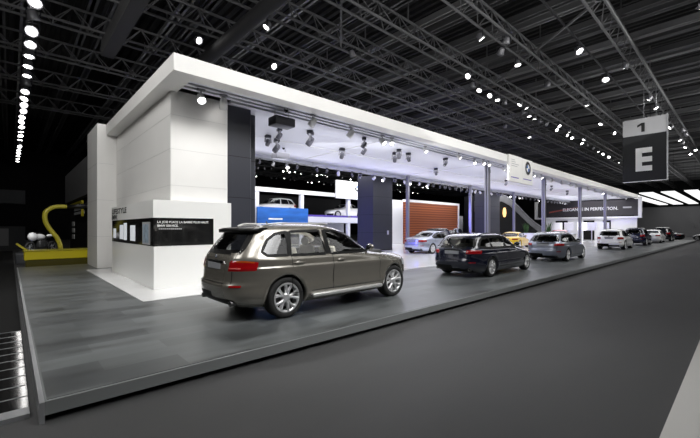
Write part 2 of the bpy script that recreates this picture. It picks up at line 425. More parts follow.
# ------------------------------------------------------------------ kiosk
k = thing('kiosk', 'white corner kiosk with a black display band standing before the tall wall', 'kiosk', (2.77, 10.64, FW))
KW, KD, KH = 2.16, 5.4, 2.39
z0, z1 = 1.15, 1.91     # window band
MB().box(.02, KW, .02, .255, 0, z0).box(.02, .4, .255, KD, 0, z0).build('base', 'kiosk_white', k)
MB().box(0, KW, 0, .255, z1, KH).box(0, .4, .255, KD, z1, KH).build('header', 'kiosk_white', k)
MB().box(1.62, KW, .0, .255, z0, z1, 1).box(.06, 1.62, .08, .255, z0, z1).box(.06, .4, .255, KD, z0, z1).build('display_back', ['matte_black', 'kiosk_white'], k)
MB().box(.012, 1.62, .012, .03, z0, z1).box(.012, .03, .03, KD-.02, z0, z1).build('window_band', 'gloss_black', k)
for (y0, y1, za, zb) in ((4.7, 5.1, 1.28, 1.62), (3.55, 4.05, 1.26, 1.74), (3.05, 3.45, 1.24, 1.80), (1.95, 2.55, 1.24, 1.72)):
    MB().box(.004, .012, y0, y1, za, zb).build('lit_picture', 'screen_pic', k)
sc = MB().box(-.008, .012, .35, 1.05, 1.18, 1.80).build('screen', 'letter_grey', k)
MB().box(-.012, -.008, .42, .98, 1.23, 1.74).build('screen_image', 'sky_pic', sc)
text('headline', 'LA JOIE PLACE LA BARRE PLUS HAUT.', .083, (.10, .008, 1.77), FRONT, 'letter_white', k, .012, 1.0, .002)
text('headline', 'BMW SERVICE.', .083, (.10, .008, 1.67), FRONT, 'letter_white', k, .012, 1.0, .002)
mb = MB()
for i in range(12): mb.box(.14+i*.05, .14+i*.05+.038, .008, .012, 1.60, 1.625)
mb.build('small_print', 'letter_grey', k)
text('wall_lettering', 'LIFESTYLE', .25, (-.004, 5.32, 2.14), LEFT, 'letter_black', k, .02, 2.1, .002)
text('wall_lettering', 'BMW.', .24, (-.004, 5.32, 1.94), LEFT, 'letter_black', k, .02, 1.5, .002)

# ------------------------------------------------------------------ hanging brand sign on the fascia
bs = thing('fascia_sign', 'white double panel sign with a round emblem hanging on the fascia', 'sign', (21.5, 9.3, 4.7))
bs.location = (21.07, 9.3, 4.58)
MB().rbox(0, 1.78, -.03, .09, 0, 1.54, .012, 1).build('text_panel', 'white', bs)
MB().rbox(1.80, 3.4, -.03, .09, -.02, 1.52, .012, 1).build('emblem_panel', 'white', bs)
roundel(bs, (2.6, -.035, .98), .42, '-y', .03)
mb = MB()
for i, wd in enumerate((.45, .55, 1.0, .8)): mb.box(.3, .3+wd, -.036, -.03, 1.26-i*.12, 1.30-i*.12)
mb.build('small_print', 'letter_grey', bs)
MB().box(.25, 1.3, -.036, -.03, .22, .27).box(1.95, 3.2, -.036, -.03, .25, .30).build('blue_lettering', 'violet', bs)

# ------------------------------------------------------------------ cars
def pchip(pts, x):
    xs = [p[0] for p in pts]; ys = [p[1] for p in pts]
    if x <= xs[0]: return ys[0]
    if x >= xs[-1]: return ys[-1]
    n = len(xs); d = [(ys[i+1]-ys[i])/(xs[i+1]-xs[i]) for i in range(n-1)]
    m = [d[0]]+[0 if d[i-1]*d[i] <= 0 else 2*d[i-1]*d[i]/(d[i-1]+d[i]) for i in range(1, n-1)]+[d[-1]]
    for i in range(n-1):
        if x <= xs[i+1]:
            h = xs[i+1]-xs[i]; t = (x-xs[i])/h
            return ys[i]*(1+2*t)*(1-t)**2+h*m[i]*t*(1-t)**2+ys[i+1]*t*t*(3-2*t)+h*m[i+1]*t*t*(t-1)
SUV = dict(wb=2.933, R=.375, L=4.86, tyre_w=.27,
  xr=[(.24, -2.22), (.32, -2.36), (.45, -2.44), (.64, -2.46), (.70, -2.42), (.95, -2.39), (1.12, -2.345), (1.20, -2.30), (1.56, -2.05), (1.64, -1.96), (1.69, -1.72), (1.725, -1.35), (1.745, -1.05)],
  xf=[(.24, 2.12), (.34, 2.30), (.6, 2.40), (.80, 2.36), (.92, 2.24), (.99, 2.02), (1.05, 1.66), (1.09, 1.28), (1.115, 1.06), (1.58, .20), (1.64, .02), (1.69, -.22), (1.725, -.52), (1.745, -.8)],
  w=[(.24, .84), (.32, .90), (.40, .935), (.50, .952), (.62, .938), (.80, .950), (.90, .966), (.935, .964), (.955, .948), (1.06, .930), (1.13, .895), (1.58, .715), (1.64, .67), (1.69, .58), (1.725, .42), (1.745, .22)],
  belt=1.13, hood=.90, roof=1.745,
  side=[('quarter', [(-1.90, 1.22), (-1.82, 1.155), (-1.42, 1.145)], [(-1.86, 1.29), (-1.76, 1.43), (-1.60, 1.535), (-1.34, 1.575)]),
        ('door', [(-1.37, 1.145), (-.56, 1.135)], [(-1.29, 1.578), (-.62, 1.595)]),
        ('door', [(-.45, 1.135), (.84, 1.135)], [(-.52, 1.597), (-.18, 1.585), (.12, 1.52), (.48, 1.34), (.84, 1.145)])],
  rearwin=(1.215, 1.56, .66, .56), screen=(1.14, 1.58, .72, .58), rq=(6.5, 4.4), arch=.435,
  tail=(.52, 1.08, .88, 1.09), seams=[(-1.36, .45, 1.14), (-.42, .42, 1.13), (.92, .50, 1.11)], handles=(-1.22, -.22), hz=1.0, sill=.37)
WAG = dict(wb=2.968, R=.335, L=4.9, tyre_w=.24,
  xr=[(.17, -2.25), (.26, -2.40), (.40, -2.50), (.56, -2.53), (.62, -2.50), (.85, -2.47), (.97, -2.42), (1.02, -2.38), (1.32, -2.13), (1.38, -2.02), (1.42, -1.75), (1.45, -1.3), (1.465, -1.0)],
  xf=[(.17, 2.15), (.28, 2.28), (.48, 2.35), (.62, 2.30), (.72, 2.16), (.80, 1.92), (.87, 1.55), (.925, 1.18), (.95, 1.02), (1.33, .24), (1.38, .08), (1.42, -.12), (1.45, -.45), (1.465, -.75)],
  w=[(.17, .82), (.28, .885), (.42, .917), (.55, .908), (.70, .922), (.78, .930), (.80, .926), (.82, .910), (.90, .90), (.965, .865), (1.33, .69), (1.38, .64), (1.42, .55), (1.45, .38), (1.465, .2)],
  belt=.965, hood=.72, roof=1.465,
  side=[('quarter', [(-2.12, 1.03), (-1.8, .995), (-1.45, .985)], [(-2.05, 1.10), (-1.90, 1.24), (-1.75, 1.30), (-1.45, 1.325)]),
        ('door', [(-1.39, .985), (-.50, .975)], [(-1.39, 1.33), (-.50, 1.345)]),
        ('door', [(-.40, .975), (.85, .965)], [(-.40, 1.345), (-.05, 1.335), (.20, 1.28), (.52, 1.14), (.85, .98)])],
  rearwin=(1.01, 1.31, .68, .58), screen=(.98, 1.33, .72, .58), rq=(6.5, 4.4), arch=.385,
  tail=(.50, 1.08, .78, .93), seams=[(-1.42, .36, .98), (-.45, .30, .97), (.9, .40, .95)], handles=(-1.15, -.2), hz=.84, sill=.26)
SED = dict(WAG, wb=3.0,
  xr=[(.17, -2.22), (.26, -2.38), (.40, -2.48), (.56, -2.52), (.62, -2.49), (.85, -2.46), (.95, -2.42), (1.00, -2.25), (1.03, -2.05), (1.06, -1.78), (1.09, -1.62), (1.30, -1.12), (1.38, -.88), (1.42, -.68), (1.45, -.5), (1.465, -.42)],
  xf=[(.17, 2.15), (.28, 2.28), (.48, 2.35), (.62, 2.30), (.72, 2.16), (.80, 1.92), (.87, 1.55), (.925, 1.18), (.95, 1.02), (1.33, .30), (1.38, .14), (1.42, -.02), (1.45, -.22), (1.465, -.35)],
  side=[('door', [(-1.42, 1.02), (-1.25, .995), (-.48, .98)], [(-1.34, 1.10), (-1.08, 1.25), (-.90, 1.31), (-.48, 1.345)]),
        ('door', [(-.40, .98), (.85, .965)], [(-.40, 1.345), (-.05, 1.335), (.20, 1.28), (.52, 1.14), (.85, .98)])],
  rearwin=(1.10, 1.32, .62, .54), tail=(.46, 1.05, .74, .90), seams=[(-1.25, .36, .98), (-.44, .30, .97), (.9, .40, .95)], rq=(5.5, 4.0))

class Shell:
    def __init__(s, S, sx=1, sy=1, sz=1):
        s.S = S; s.sx, s.sy, s.sz = sx, sy, sz; s.cache = {}
    def prm(s, z):    # z in the table's own metres
        S = s.S; xr = pchip(S['xr'], z)*s.sx; xf = pchip(S['xf'], z)*s.sx; w_ = pchip(S['w'], z)*s.sy
        t = min(1, max(0, (z-S['hood'])/.12)); pf = 3.4*(1-t)+3.0*t; qf = 2.6*(1-t)+2.8*t
        g = min(1, max(0, (z-S['belt'])/.08)); pf = pf*(1-g)+4.6*g; qf = qf*(1-g)+3.4*g
        pr, qr = S['rq']; tt = min(1, max(0, (z-S['belt'])/.3)); pr = pr*(1-tt)+4.0*tt
        return (xr+xf)/2, (xf-xr)/2, w_, pr, qr, pf, qf
    def side_y(s, x, z):
        cx, a, w_, pr, qr, pf, qf = s.prm(z); X = (x-cx)/a; p, q = (pr, qr) if X < 0 else (pf, qf)
        return w_*max(0, 1-min(1, abs(X))**p)**(1/q)
    def end_x(s, y, z, end):
        cx, a, w_, pr, qr, pf, qf = s.prm(z); p, q = (pr, qr) if end < 0 else (pf, qf)
        return cx+end*a*max(0, 1-min(.999, abs(y)/w_)**q)**(1/p)
    def outline(s, z, N):
        cx, a, w_, pr, qr, pf, qf = s.prm(z); pts = []
        for i in range(161):
            th = PI*i/160; c, sn = math.cos(th), math.sin(th); p, q = (pr, qr) if c > 0 else (pf, qf)
            X = -math.copysign(abs(c)**(2/p), c); Y = max(0, sn)**(2/q); pts.append((cx+a*X, w_*Y))
        # insert fine linear samples on the long side, then resample by arc length
        P = np.array(pts); d = np.sqrt((np.diff(P, axis=0)**2).sum(1)); S_ = np.concatenate([[0], np.cumsum(d)])
        t = np.linspace(0, S_[-1], N+1)
        X = np.interp(t, S_, P[:, 0]); Y = np.interp(t, S_, P[:, 1])
        for i in range(N+1):     # pull back on to the true curve
            if abs((X[i]-cx)/a) < .9: Y[i] = s.side_y(X[i], z)
        Y[0] = Y[-1] = 0
        return X, Y, S_, P
    def along(s, sd, z, end=-1, off=.004):   # point at arc distance sd from the middle of the rear (or front) end
        key = round(z, 3)
        if key not in s.cache: s.cache[key] = s.outline(z, 10)
        X, Y, S_, P = s.cache[key]; t = sd if end < 0 else S_[-1]-sd
        def at(t): return np.array([np.interp(t, S_, P[:, 0]), np.interp(t, S_, P[:, 1])])
        p = at(t); d = at(t+.03)-at(t-.03); n = np.array([-d[1], d[0]]); n /= (np.linalg.norm(n)+1e-9)
        return (p[0]+n[0]*off, p[1]+n[1]*off, z*s.sz)
def resample(poly, n):
    P = np.array(poly, float); d = np.sqrt((np.diff(P, axis=0)**2).sum(1)); S_ = np.concatenate([[0], np.cumsum(d)]); t = np.linspace(0, S_[-1], n)
    return list(zip(np.interp(t, S_, P[:, 0]), np.interp(t, S_, P[:, 1])))
def inside(poly, x, y):
    r = False; j = len(poly)-1
    for i in range(len(poly)):
        xi, yi = poly[i]; xj, yj = poly[j]
        if (yi > y) != (yj > y) and x < (xj-xi)*(y-yi)/(yj-yi)+xi: r = not r
        j = i
    return r
def make_wheel(R, W, hi=True):
    t = MB(); n = 40 if hi else 20; r = R*.715
    t.lathe([(r-.015, -W*.30), (r, -W*.46), (R*.86, -W*.5), (R*.965, -W*.46), (R, -W*.36), (R, W*.36), (R*.965, W*.46), (R*.86, W*.5), (r, W*.46), (r-.015, W*.30)], axis='y', n=n)
    m = MB()
    m.lathe([(r+.004, -W*.475), (r-.012, -W*.50), (r-.03, -W*.46), (r-.035, W*.2), (r, W*.45)], axis='y', n=n, mi=0)   # outer side = -y
    m.lathe([(.0, -W*.14), (r*.62, -W*.14), (r*.64, -W*.08), (r*.64, .0)], axis='y', n=n, mi=1)
    m.lathe([(0, W*.02), (r-.03, W*.02)], axis='y', n=n, mi=2)
    for k in range(5):
        a = 2*PI*k/5+.3
        for s_ in (-1, 1):
            a0, a1 = a+s_*.10, a+s_*.27
            rows = []
            for (rr, aa, wd, y) in ((.05, a0-.0, .026, -W*.40), (r*.45, a+s_*.17, .020, -W*.44), (r*.75, a+s_*.25, .024, -W*.45), (r-.02, a1+s_*.05, .036, -W*.475)):
                c = Vector((math.cos(aa)*rr, y, math.sin(aa)*rr)); tn = Vector((-math.sin(aa), 0, math.cos(aa)))*wd
                rows.append([c-tn+Vector((0, .045, 0)), c-tn, c-tn*.4+Vector((0, -.008, 0)), c+tn*.4+Vector((0, -.008, 0)), c+tn, c+tn+Vector((0, .045, 0))])
            m.grid(rows, 0)
    m.lathe([(0, -W*.47), (.04, -W*.47), (.075, -W*.43), (.085, -W*.36), (.085, 0)], axis='y', n=16, mi=0)
    return t, m
def car(root, S, paint_, lod=1, sx=1, sy=1, sz=1, glassm='glass_dark', rails=False, railm='silver_trim', boards=False, cladding=False, plate='plate', seats=None, solid=False, spoiler=False, tri=None):
    sh = Shell(S, sx, sy, sz); N = {2: 210, 1: 110, 0: 56}[lod]; step = {2: .028, 1: .05, 0: .09}[lod]
    zs = [S['w'][0][0]]; z = zs[0]; pv = (pchip(S['xr'], z), pchip(S['xf'], z), pchip(S['w'], z), z); zt = S['roof']
    while z < zt-.0005:
        z += .0015; q = (pchip(S['xr'], z), pchip(S['xf'], z), pchip(S['w'], z), z)
        if max(abs(q[0]-pv[0])*.7, abs(q[1]-pv[1])*.7, abs(q[2]-pv[2]), abs(q[3]-pv[3])) > step or z >= zt: zs.append(min(z, zt)); pv = q
    wb2 = S['wb']/2*sx; R = S['R']; AR = S['arch']
    wins = []
    for (kd, bot, top) in S['side']: wins.append([(x*sx, z) for x, z in bot]+[(x*sx, z) for x, z in reversed(top)])
    rz0, rz1, ry0, ry1 = S['rearwin']; rw = [(-ry0, rz0), (ry0, rz0), (ry1, rz1), (-ry1, rz1)]
    fz0, fz1, fy0, fy1 = S['screen']; fw = [(-fy0, fz0), (fy0, fz0), (fy1, fz1), (-fy1, fz1)]
    rows = []
    for z in zs:
        X, Y, S_, P = sh.outline(z, N); rows.append([(X[i], Y[i], z) for i in range(N+1)])
    last = rows[-1]; rows.append([(x, 0, z+.004) for x, y, z in last])
    rows.insert(0, [(x, 0, z) for x, y, z in rows[0]])
    mb = MB(); n = N+1; ns = len(rows)
    V = []
    for r in rows:
        for (x, y, z) in r:
            zz = z*sz
            # flare over the wheel arches
            if y > .5:
                for c in (-wb2, wb2):
                    dd = math.hypot(x-c, zz-R)
                    if dd < AR+.16: y += .014*max(0, 1-max(0, dd-AR)/.16)
            V.append((x, y, zz))
    F = []; MI = []
    for j in range(ns-1):
        for i in range(N):
            ids = (j*n+i, j*n+i+1, (j+1)*n+i+1, (j+1)*n+i)
            c = [sum(V[k][a] for k in ids)/4 for a in range(3)]; e1 = Vector(V[ids[1]])-Vector(V[ids[0]])
            zz = c[2]/sz; sidey = abs(e1.x) > abs(e1.y)*1.0 and c[1] > .35
            if sidey and not 0:
                if any(math.hypot(c[0]-q, c[2]-R) < AR for q in (-wb2, wb2)): continue
                if not solid and any(inside(p, c[0], zz) for p in wins): continue
            if c[1] < AR and 0: pass
            if not solid and not sidey:
                if c[0] < 0 and inside(rw, c[1], zz): continue
                if c[0] > 0 and j < ns-2 and inside(fw, c[1], zz): continue
            low = S['sill']+(.13 if abs(c[0]) > wb2+.35 else 0)
            F.append(ids); MI.append(1 if (zz < low or j == 0) else 0)
    mb.v = V; mb.f = F; mb.m = MI; mb.sm = [True]*len(F)
    V2 = [(x, -y, z) for x, y, z in V]; mb.add(V2, [tuple(reversed(f)) for f in F], 0, True); mb.m[len(F):] = MI
    mb.build('body', [paint_, 'cladding' if cladding else 'car_trim'], root, merge=True)
    # side windows and their frames
    def strip(poly, wd, f, closed=True):
        n_ = len(poly); out = []
        for i in range(n_):
            a = np.array(poly[i-1] if (closed or i) else poly[i]); b = np.array(poly[(i+1) % n_] if (closed or i < n_-1) else poly[i])
            d = b-a; d = d/(np.linalg.norm(d)+1e-9); nn = np.array([-d[1], d[0]]); p = np.array(poly[i])
            out.append([f(*(p+nn*wd/2)), f(*(p-nn*wd/2))])
        if closed: out.append(out[0])
        return out
    nc = 22 if lod else 10; nr = 7 if lod else 4
    for sgn in (1, -1):
        def SP(x, z, off=.003): return (x, sgn*(sh.side_y(x, z)+off), z*sz)
        for (kd, bot, top) in S['side']:
            b = resample([(x*sx, z) for x, z in bot], nc); t = resample([(x*sx, z) for x, z in top], nc)
            if kd != 'door' or True:
                rws = [[SP(b[i][0]+(t[i][0]-b[i][0])*k/nr, b[i][1]+(t[i][1]-b[i][1])*k/nr) for i in range(nc)] for k in range(nr+1)]
            g = MB().grid(rws).build('side_window', 'glass_solid' if solid else ('glass_dark' if kd == 'quarter' else glassm), root)
            if lod:
                poly = b+list(reversed(t)); fr = MB().grid(strip(poly, .05 if lod == 2 else .06, lambda x, z: SP(x, z, .008)))
                fr.build('window_frame', 'car_trim', g)
        if lod:
            m = MB()
            for (x, za, zb) in S['seams']:
                m.grid([[SP(x*sx-.006, za+(zb-za)*k/10, .004), SP(x*sx+.006, za+(zb-za)*k/10, .004)] for k in range(11)])
            m.grid([[SP(-1.36*sx+k*.1, S['sill']+.07, .004), SP(-1.36*sx+k*.1, S['sill']+.082, .004)] for k in range(int(2.36*sx/.1)+1)])
            m.build('door_seam', 'car_trim', root)
            for hx in S['handles']:
                p = SP(hx*sx, S['hz'], .03)
                MB().rbox(p[0]-.11, p[0]+.11, p[1]-.014, p[1]+.014, p[2]-.018, p[2]+.018, .012, 2).ell((p[0], p[1]-sgn*.028, p[2]), (.07, .012, .035), 10, 6).build('door_handle', paint_, root)
        # arch trims and wells
        for c in (-wb2, wb2):
            ring = []; m = MB()
            for kk in range(33):
                a = -.35+(PI+.7)*kk/32; row = []
                for rr, off in ((AR-.02, -.05), (AR-.015, .016), (AR+.03, .020), (AR+.055, .012)):
                    x, zz = c+rr*math.cos(a), R+rr*math.sin(a); zq = max(zz/sz, S['w'][0][0])
                    row.append((x, sgn*(sh.side_y(x, zq)+off), max(zz, S['w'][0][0]*sz)))
                ring.append(row)
            m.grid(ring, 0); m.build('wheel_arch', 'cladding' if cladding else paint_, root)
            ring = []; m = MB()
            for kk in range(17):
                a = -.3+(PI+.6)*kk/16; x, zz = c+(AR+.005)*math.cos(a), R+(AR+.005)*math.sin(a)
                ring.append([(x, sgn*.5, zz), (x, sgn*(sh.side_y(x, max(.25, zz/sz))-.02), zz)])
            m.grid(ring, 0)
            m.add([(r_[0][0], r_[0][1], r_[0][2]) for r_ in ring], [tuple(range(17))])
            m.build('wheel_well', 'matte_black', root, merge=True)
        # tail lights, headlights, mirror
        s0, s1, ta, tb = S['tail']; m = MB(); q = 14
        m.grid([[sh.along(s0+(s1-s0)*i/q, ta+(tb-ta)*(k/5)*(1-.25*(i/q)**3)+.012*(i/q), -1, .012 if 0 < i < q and 0 < k < 5 else -.004) for i in range(q+1)] for k in range(6)])
        tl = m; 
        if sgn < 0: tl.v = [(x, -y, z) for x, y, z in tl.v]
        tlo = tl.build('tail_light', 'tail_red', root)
        if lod == 2:
            m = MB(); dz = (tb-ta)
            m.grid([[sh.along(s0+(s1-s0)*(.30+.55*i/8), tb-dz*.12*(1-k)-dz*.05-dz*.25*(.85*(.3+.55*i/8))**3, -1, .016) for i in range(9)] for k in (0, 1)])
            m.grid([[sh.along(s0+(s1-s0)*(.08+.4*i/8), ta+dz*(.28+.08*k), -1, .016) for i in range(9)] for k in (0, 1)], 1)
            if sgn < 0: m.v = [(x, -y, z) for x, y, z in m.v]
            m.build('indicator_lens', ['tail_amber', 'tail_lens'], tlo)
        hz_ = S['hood']; m = MB()
        m.grid([[sh.along(.48+.48*i/8, hz_-.16+.14*k/4-(.03*(1-i/8)), 1, .008) for i in range(9)] for k in range(5)])
        if sgn < 0: m.v = [(x, -y, z) for x, y, z in m.v]
        m.build('headlight', 'headlamp', root)
        if lod:
            bx = S['side'][-1][1][-1][0]*sx-.10; bz = S['belt']*sz; y0 = sh.side_y(bx, S['belt'])
            mm = MB(); mm.ell((bx, sgn*(y0+.15), bz+.09), (.065, .105, .07), 14, 8); mm.bar((bx+.02, sgn*(y0-.02), bz+.01), (bx, sgn*(y0+.08), bz+.06), .05, .03, mi=1)
            mo = mm.build('side_mirror', [paint_, 'car_trim'], root)
            MB().ell((bx-.055, sgn*(y0+.15), bz+.09), (.024, .085, .052), 12, 6).build('mirror_glass', 'glass_solid', mo)
            ws = [w_ for w_ in S['side']]
            for (wa, wb_) in zip(ws, ws[1:]):      # black trim on the posts between the side windows
                xa, xb = wa[1][-1][0]*sx+.012, wb_[1][0][0]*sx-.012; za, zb = wb_[1][0][1], wb_[2][0][1]
                MB().grid([[(x, sgn*(sh.side_y(x, z)+.010), z*sz) for x in (xa, xb)] for z in [za+(zb-za)*q/6 for q in range(7)]]).build('door_pillar_trim', 'car_trim', root)
            # rear reflectors and exhausts
            m = MB(); zr = .50*S['hood']/.72
            m.grid([[sh.along(.62+.22*i/5, zr+.035*k, -1, .008) for i in range(6)] for k in (0, 1)])
            if sgn < 0: m.v = [(x, -y, z) for x, y, z in m.v]
            m.build('reflector', 'tail_red', root)
            ze = (S['xr'][1][0]+.02)*sz; xe = sh.end_x(.60, S['xr'][1][0]+.06, -1)
            MB().lathe([(.036, .14), (.036, -.01), (.046, -.02), (.05, -.005), (.05, .14)], (xe-.005, sgn*.60, ze), 'x', 16, 0).lathe([(0, .05), (.036, .05)], (xe-.005, sgn*.60, ze), 'x', 16, 1).build('exhaust_pipe', ['brake', 'matte_black'], root)
        if rails:
            pts = []
            for kk in range(15):
                x = (-1.72+kk*.125)*sx; zq = S['roof']-.075; hgt = .05*min(1, min(kk, 14-kk)/1.5)
                pts.append((x, sgn*(sh.side_y(x, zq)-.02), zq*sz+.012+hgt))
            m = MB().tube(pts, .017, 8); m.build('roof_rail', railm, root)
        if boards:
            yb = sh.side_y(0, .35)
            MB().rbox(-.98, .98, min(sgn*(yb-.06), sgn*(yb+.085)), max(sgn*(yb-.06), sgn*(yb+.085)), .315, .385, .02, 2).build('running_board', 'silver_trim', root)
    # rear window, windscreen
    for nm, (a0, a1, w0, w1), end in (('rear_window', S['rearwin'], -1), ('windscreen', S['screen'], 1)):
        def EP(y, z, off=.004): return (sh.end_x(y, z, end)+end*off, y, z*sz)
        rws = [[EP((w0+(w1-w0)*k/8)*sy*(2*i/16-1), a0+(a1-a0)*k/8) for i in range(17)] for k in range(9)]
        g = MB().grid(rws).build(nm, 'glass_solid' if solid else glassm, root)
        if lod:
            p4 = [(-w0*sy, a0), (w0*sy, a0), (w1*sy, a1), (-w1*sy, a1)]; poly = []
            for i in range(4):
                for k in range(6): poly.append(tuple(np.array(p4[i])*(1-k/6)+np.array(p4[(i+1) % 4])*k/6))
            MB().grid(strip(poly, .07, lambda y, z: EP(y, z, .008))).build('window_frame', 'car_trim', g)
    if lod:
        zc = S['rearwin'][0]
        def EP(y, z, off=.004): return (sh.end_x(y, z, -1)-off, y, z*sz)
        m = MB(); m.tube([EP(0, zc+.02, .02), EP(.18, zc+.05, .02), EP(.42, zc+.09, .02)], .009, 6); m.build('rear_wiper', 'matte_black', root)
        # tailgate seam, number plate, emblem
        m = MB(); zb = .66*S['hood']/.88 if S is SUV else S['hood']-.13
        pts = [EP(-.60, zb-.02), EP(.60, zb-.02)]
        m.grid([[EP(-.62+1.24*i/12, zb, .005), EP(-.62+1.24*i/12, zb+.012, .005)] for i in range(13)])
        for s_ in (-1, 1): m.grid([[EP(s_*(.62), zb+(zc-zb)*k/8, .005), EP(s_*.632, zb+(zc-zb)*k/8, .005)] for k in range(9)])
        m.build('tailgate_seam', 'car_trim', root)
        pz = (S['tail'][2]+S['tail'][3])/2-.02; m = MB()
        x = EP(0, pz)[0]
        pl = MB().rbox(x-.014, x+.03, -.26, .26, (pz-.055)*sz, (pz+.055)*sz, .006, 1).build('number_plate', plate, root)
        m = MB().rbox(x-.02, x+.03, -.30, .30, (pz+.075)*sz, (pz+.105)*sz, .008, 1); m.build('plate_light_bar', 'car_trim', root)
        ez = (pz+.165); xx = EP(0, ez)[0]
        roundel(root, (xx-.004, 0, ez*sz), .042, '-x', .012)
        # lower bumper skirt
        m = MB(); zl = S['sill']
        m.grid([[sh.along(-.0+.66*i/8, zl-.06+.09*k/3, -1, .012) for i in range(9)] for k in range(4)])
        m.grid([[(p[0], -p[1], p[2]) for p in r_] for r_ in [[sh.along(.66*i/8, zl-.06+.09*k/3, -1, .012) for i in range(9)] for k in range(4)]])
        m.build('bumper_skirt', 'silver_trim' if cladding else 'car_trim', root)
        m = MB().lathe([(.022, 0), (.018, .03), (.006, .07), (0, .075)], (-1.35*sx, 0, S['roof']*sz-.03), 'z', 10); m.v = [(v[0]-(v[2]-S['roof']*sz)*.6, v[1]*.5, v[2]) for v in m.v]; m.build('roof_antenna', paint_, root)
        # kidney grille on the nose
        m = MB()
        for s_ in (-1, 1):
            m.grid([[(sh.end_x(s_*(.03+.22*i/5), S['hood']-.17+.15*k/3, 1)+.01, s_*(.03+.22*i/5), (S['hood']-.17+.15*k/3)*sz) for i in range(6)] for k in range(4)])
        m.build('kidney_grille', 'chrome', root)
    if spoiler:
        zt_ = S['rearwin'][1]+.06; rws = []
        for k, (dx, dz) in enumerate(((.03, .045), (-.10, .035), (-.19, .01), (-.185, -.055), (-.05, -.05))):
            rws.append([(sh.end_x(y, zt_, -1)+dx, y, zt_*sz+dz-.02*abs(y)) for y in np.linspace(-.64, .64, 17)])
        m = MB().grid(rws); m.add([r_[0] for r_ in rws], [(0, 1, 2, 3, 4)]); m.add([r_[-1] for r_ in rws], [(0, 1, 2, 3, 4)])
        m.build('roof_spoiler', 'car_trim' if tri is None else tri, root)
    # cabin
    fl = S['belt']*sz-.42
    if not solid:
        MB().box(-2.1*sx, 1.35*sx, -.74*sy, .74*sy, S['w'][0][0]+.1, fl).build('cabin_floor', 'carpet_dark', root)
        mb = MB().rbox(.95*sx, 1.30*sx, -.66, .66, fl, S['belt']*sz+.005, .05, 2); mb.build('dashboard', 'leather_dark', root)
        wp = MB(); wp.tube([(.70*sx, .36+.17*math.cos(a), S['belt']*sz-.03+.17*math.sin(a)) for a in [2*PI*i/18 for i in range(19)]], .014, 6, caps=False); wp.build('steering_wheel', 'leather_dark', root)
        for (sx_, ys) in ((-.05, (-.38, .38)), (-1.0, (-.40, .0, .40))):
            for yy in ys:
                m = MB(); wd = .23 if len(ys) == 2 else .19; h = S['belt']*sz
                T = Matrix.Translation((sx_*sx, yy, fl))@Matrix.Rotation(-.2, 4, 'Y')
                m.rbox(-.07, .07, -wd, wd, 0, h-fl+.14, .05, 3, T=T)
                m.rbox(0, .48, -wd, wd, -.02, .14, .05, 3, T=Matrix.Translation((sx_*sx, yy, fl)))
                st = m.build('seat', seats or 'leather_dark', root)
                MB().ell((sx_*sx-.2*(h-fl+.30), yy, h+.21), (.055, .14, .10), 14, 8).build('headrest', seats or 'leather_dark', st)
    # wheels
    t, r_ = make_wheel(R, S['tyre_w'], lod > 0)
    first = None
    for c in (-wb2, wb2):
        for sgn in (-1, 1):
            y = sgn*(sh.side_y(c, .55)-S['tyre_w']/2-.005)
            if first is None:
                wo = t.build('wheel', 'tyre', root); ro = r_.build('rim', ['alloy', 'brake', 'matte_black'], wo); first = (wo, ro)
            else:
                wo = first[0].copy(); ro = first[1].copy(); C.objects.link(wo); C.objects.link(ro); wo.parent = root; ro.parent = wo
            wo.location = (c, y, R); wo.rotation_euler = (0, c*.7, PI if sgn > 0 else 0)
    return sh

def place(name, label, x, y, z, rz=0): return thing(name, label, 'car', (x, y, z), rz)
t = place('suv', 'taupe brown suv with silver roof rails and cream seats nearest the camera', 5.24, 6.62, FG)
car(t, SUV, 'paint_taupe', 2, sx=1.045, glassm='glass', rails=True, boards=True, cladding=False, seats='leather', spoiler=True)
xm = -2.40
text('badge', 'X5', .085, (-2.52, -.40, 1.0), LEFT, 'chrome', t, .01, 1.1, .004)
t = place('estate_car', 'black navy estate car parked second in the platform row', 13.45, 6.72, FG)
car(t, WAG, 'paint_navy', 1, sx=1.04, sy=1.02, glassm='glass', rails=True, railm='car_trim', seats='leather')
t = place('estate_car', 'silver blue estate car parked third in the platform row', 21.5, 6.8, FG)
car(t, WAG, 'paint_silverblue', 1, sx=.935, sy=.97, sz=.98, glassm='glass_dark', rails=True)
t = place('suv', 'small white suv with dark lower bumper parked fourth in the platform row', 35.6, 7.1, FG)
car(t, SUV, 'paint_white', 1, sx=.93, sy=.95, sz=.89, glassm='glass_dark', rails=True, spoiler=True, tri='paint_white')
t = place('suv', 'dark blue suv parked just beyond the small white suv', 44.9, 7.2, FG)
car(t, SUV, 'paint_darkblue', 1, sx=.95, sy=.97, sz=.95, glassm='glass_dark', rails=True)
t = place('saloon_car', 'white saloon car parked beyond the dark blue suv', 54.0, 7.2, FG)
car(t, SED, 'paint_white', 0, solid=True)
t = place('suv', 'black suv parked last in the platform row', 61.5, 7.2, FG)
car(t, SUV, 'paint_black', 0, solid=True)
t = place('saloon_car', 'silver saloon car on the white floor right of the broad pillar', 21.2, 14.4, FW)
car(t, SED, 'paint_silver', 1, sx=1.02, sy=1.02, sz=1.0, glassm='glass_dark')
t = place('coupe', 'bright yellow coupe on the white floor before the black ramp', 31.4, 13.4, FW, .12)
car(t, SED, 'paint_yellow', 1, sx=.9, sy=.96, sz=.90, glassm='glass_dark')
t = place('suv', 'black suv parked in front of the orange wooden wall', 28.8, 19.8, FW, PI+.1)
car(t, SUV, 'paint_black', 0, solid=True, sz=.95)
t = place('saloon_car', 'black saloon car nearer the right end of the orange wooden wall', 34.2, 21.4, FW, .2)
car(t, SED, 'paint_black', 0, solid=True)
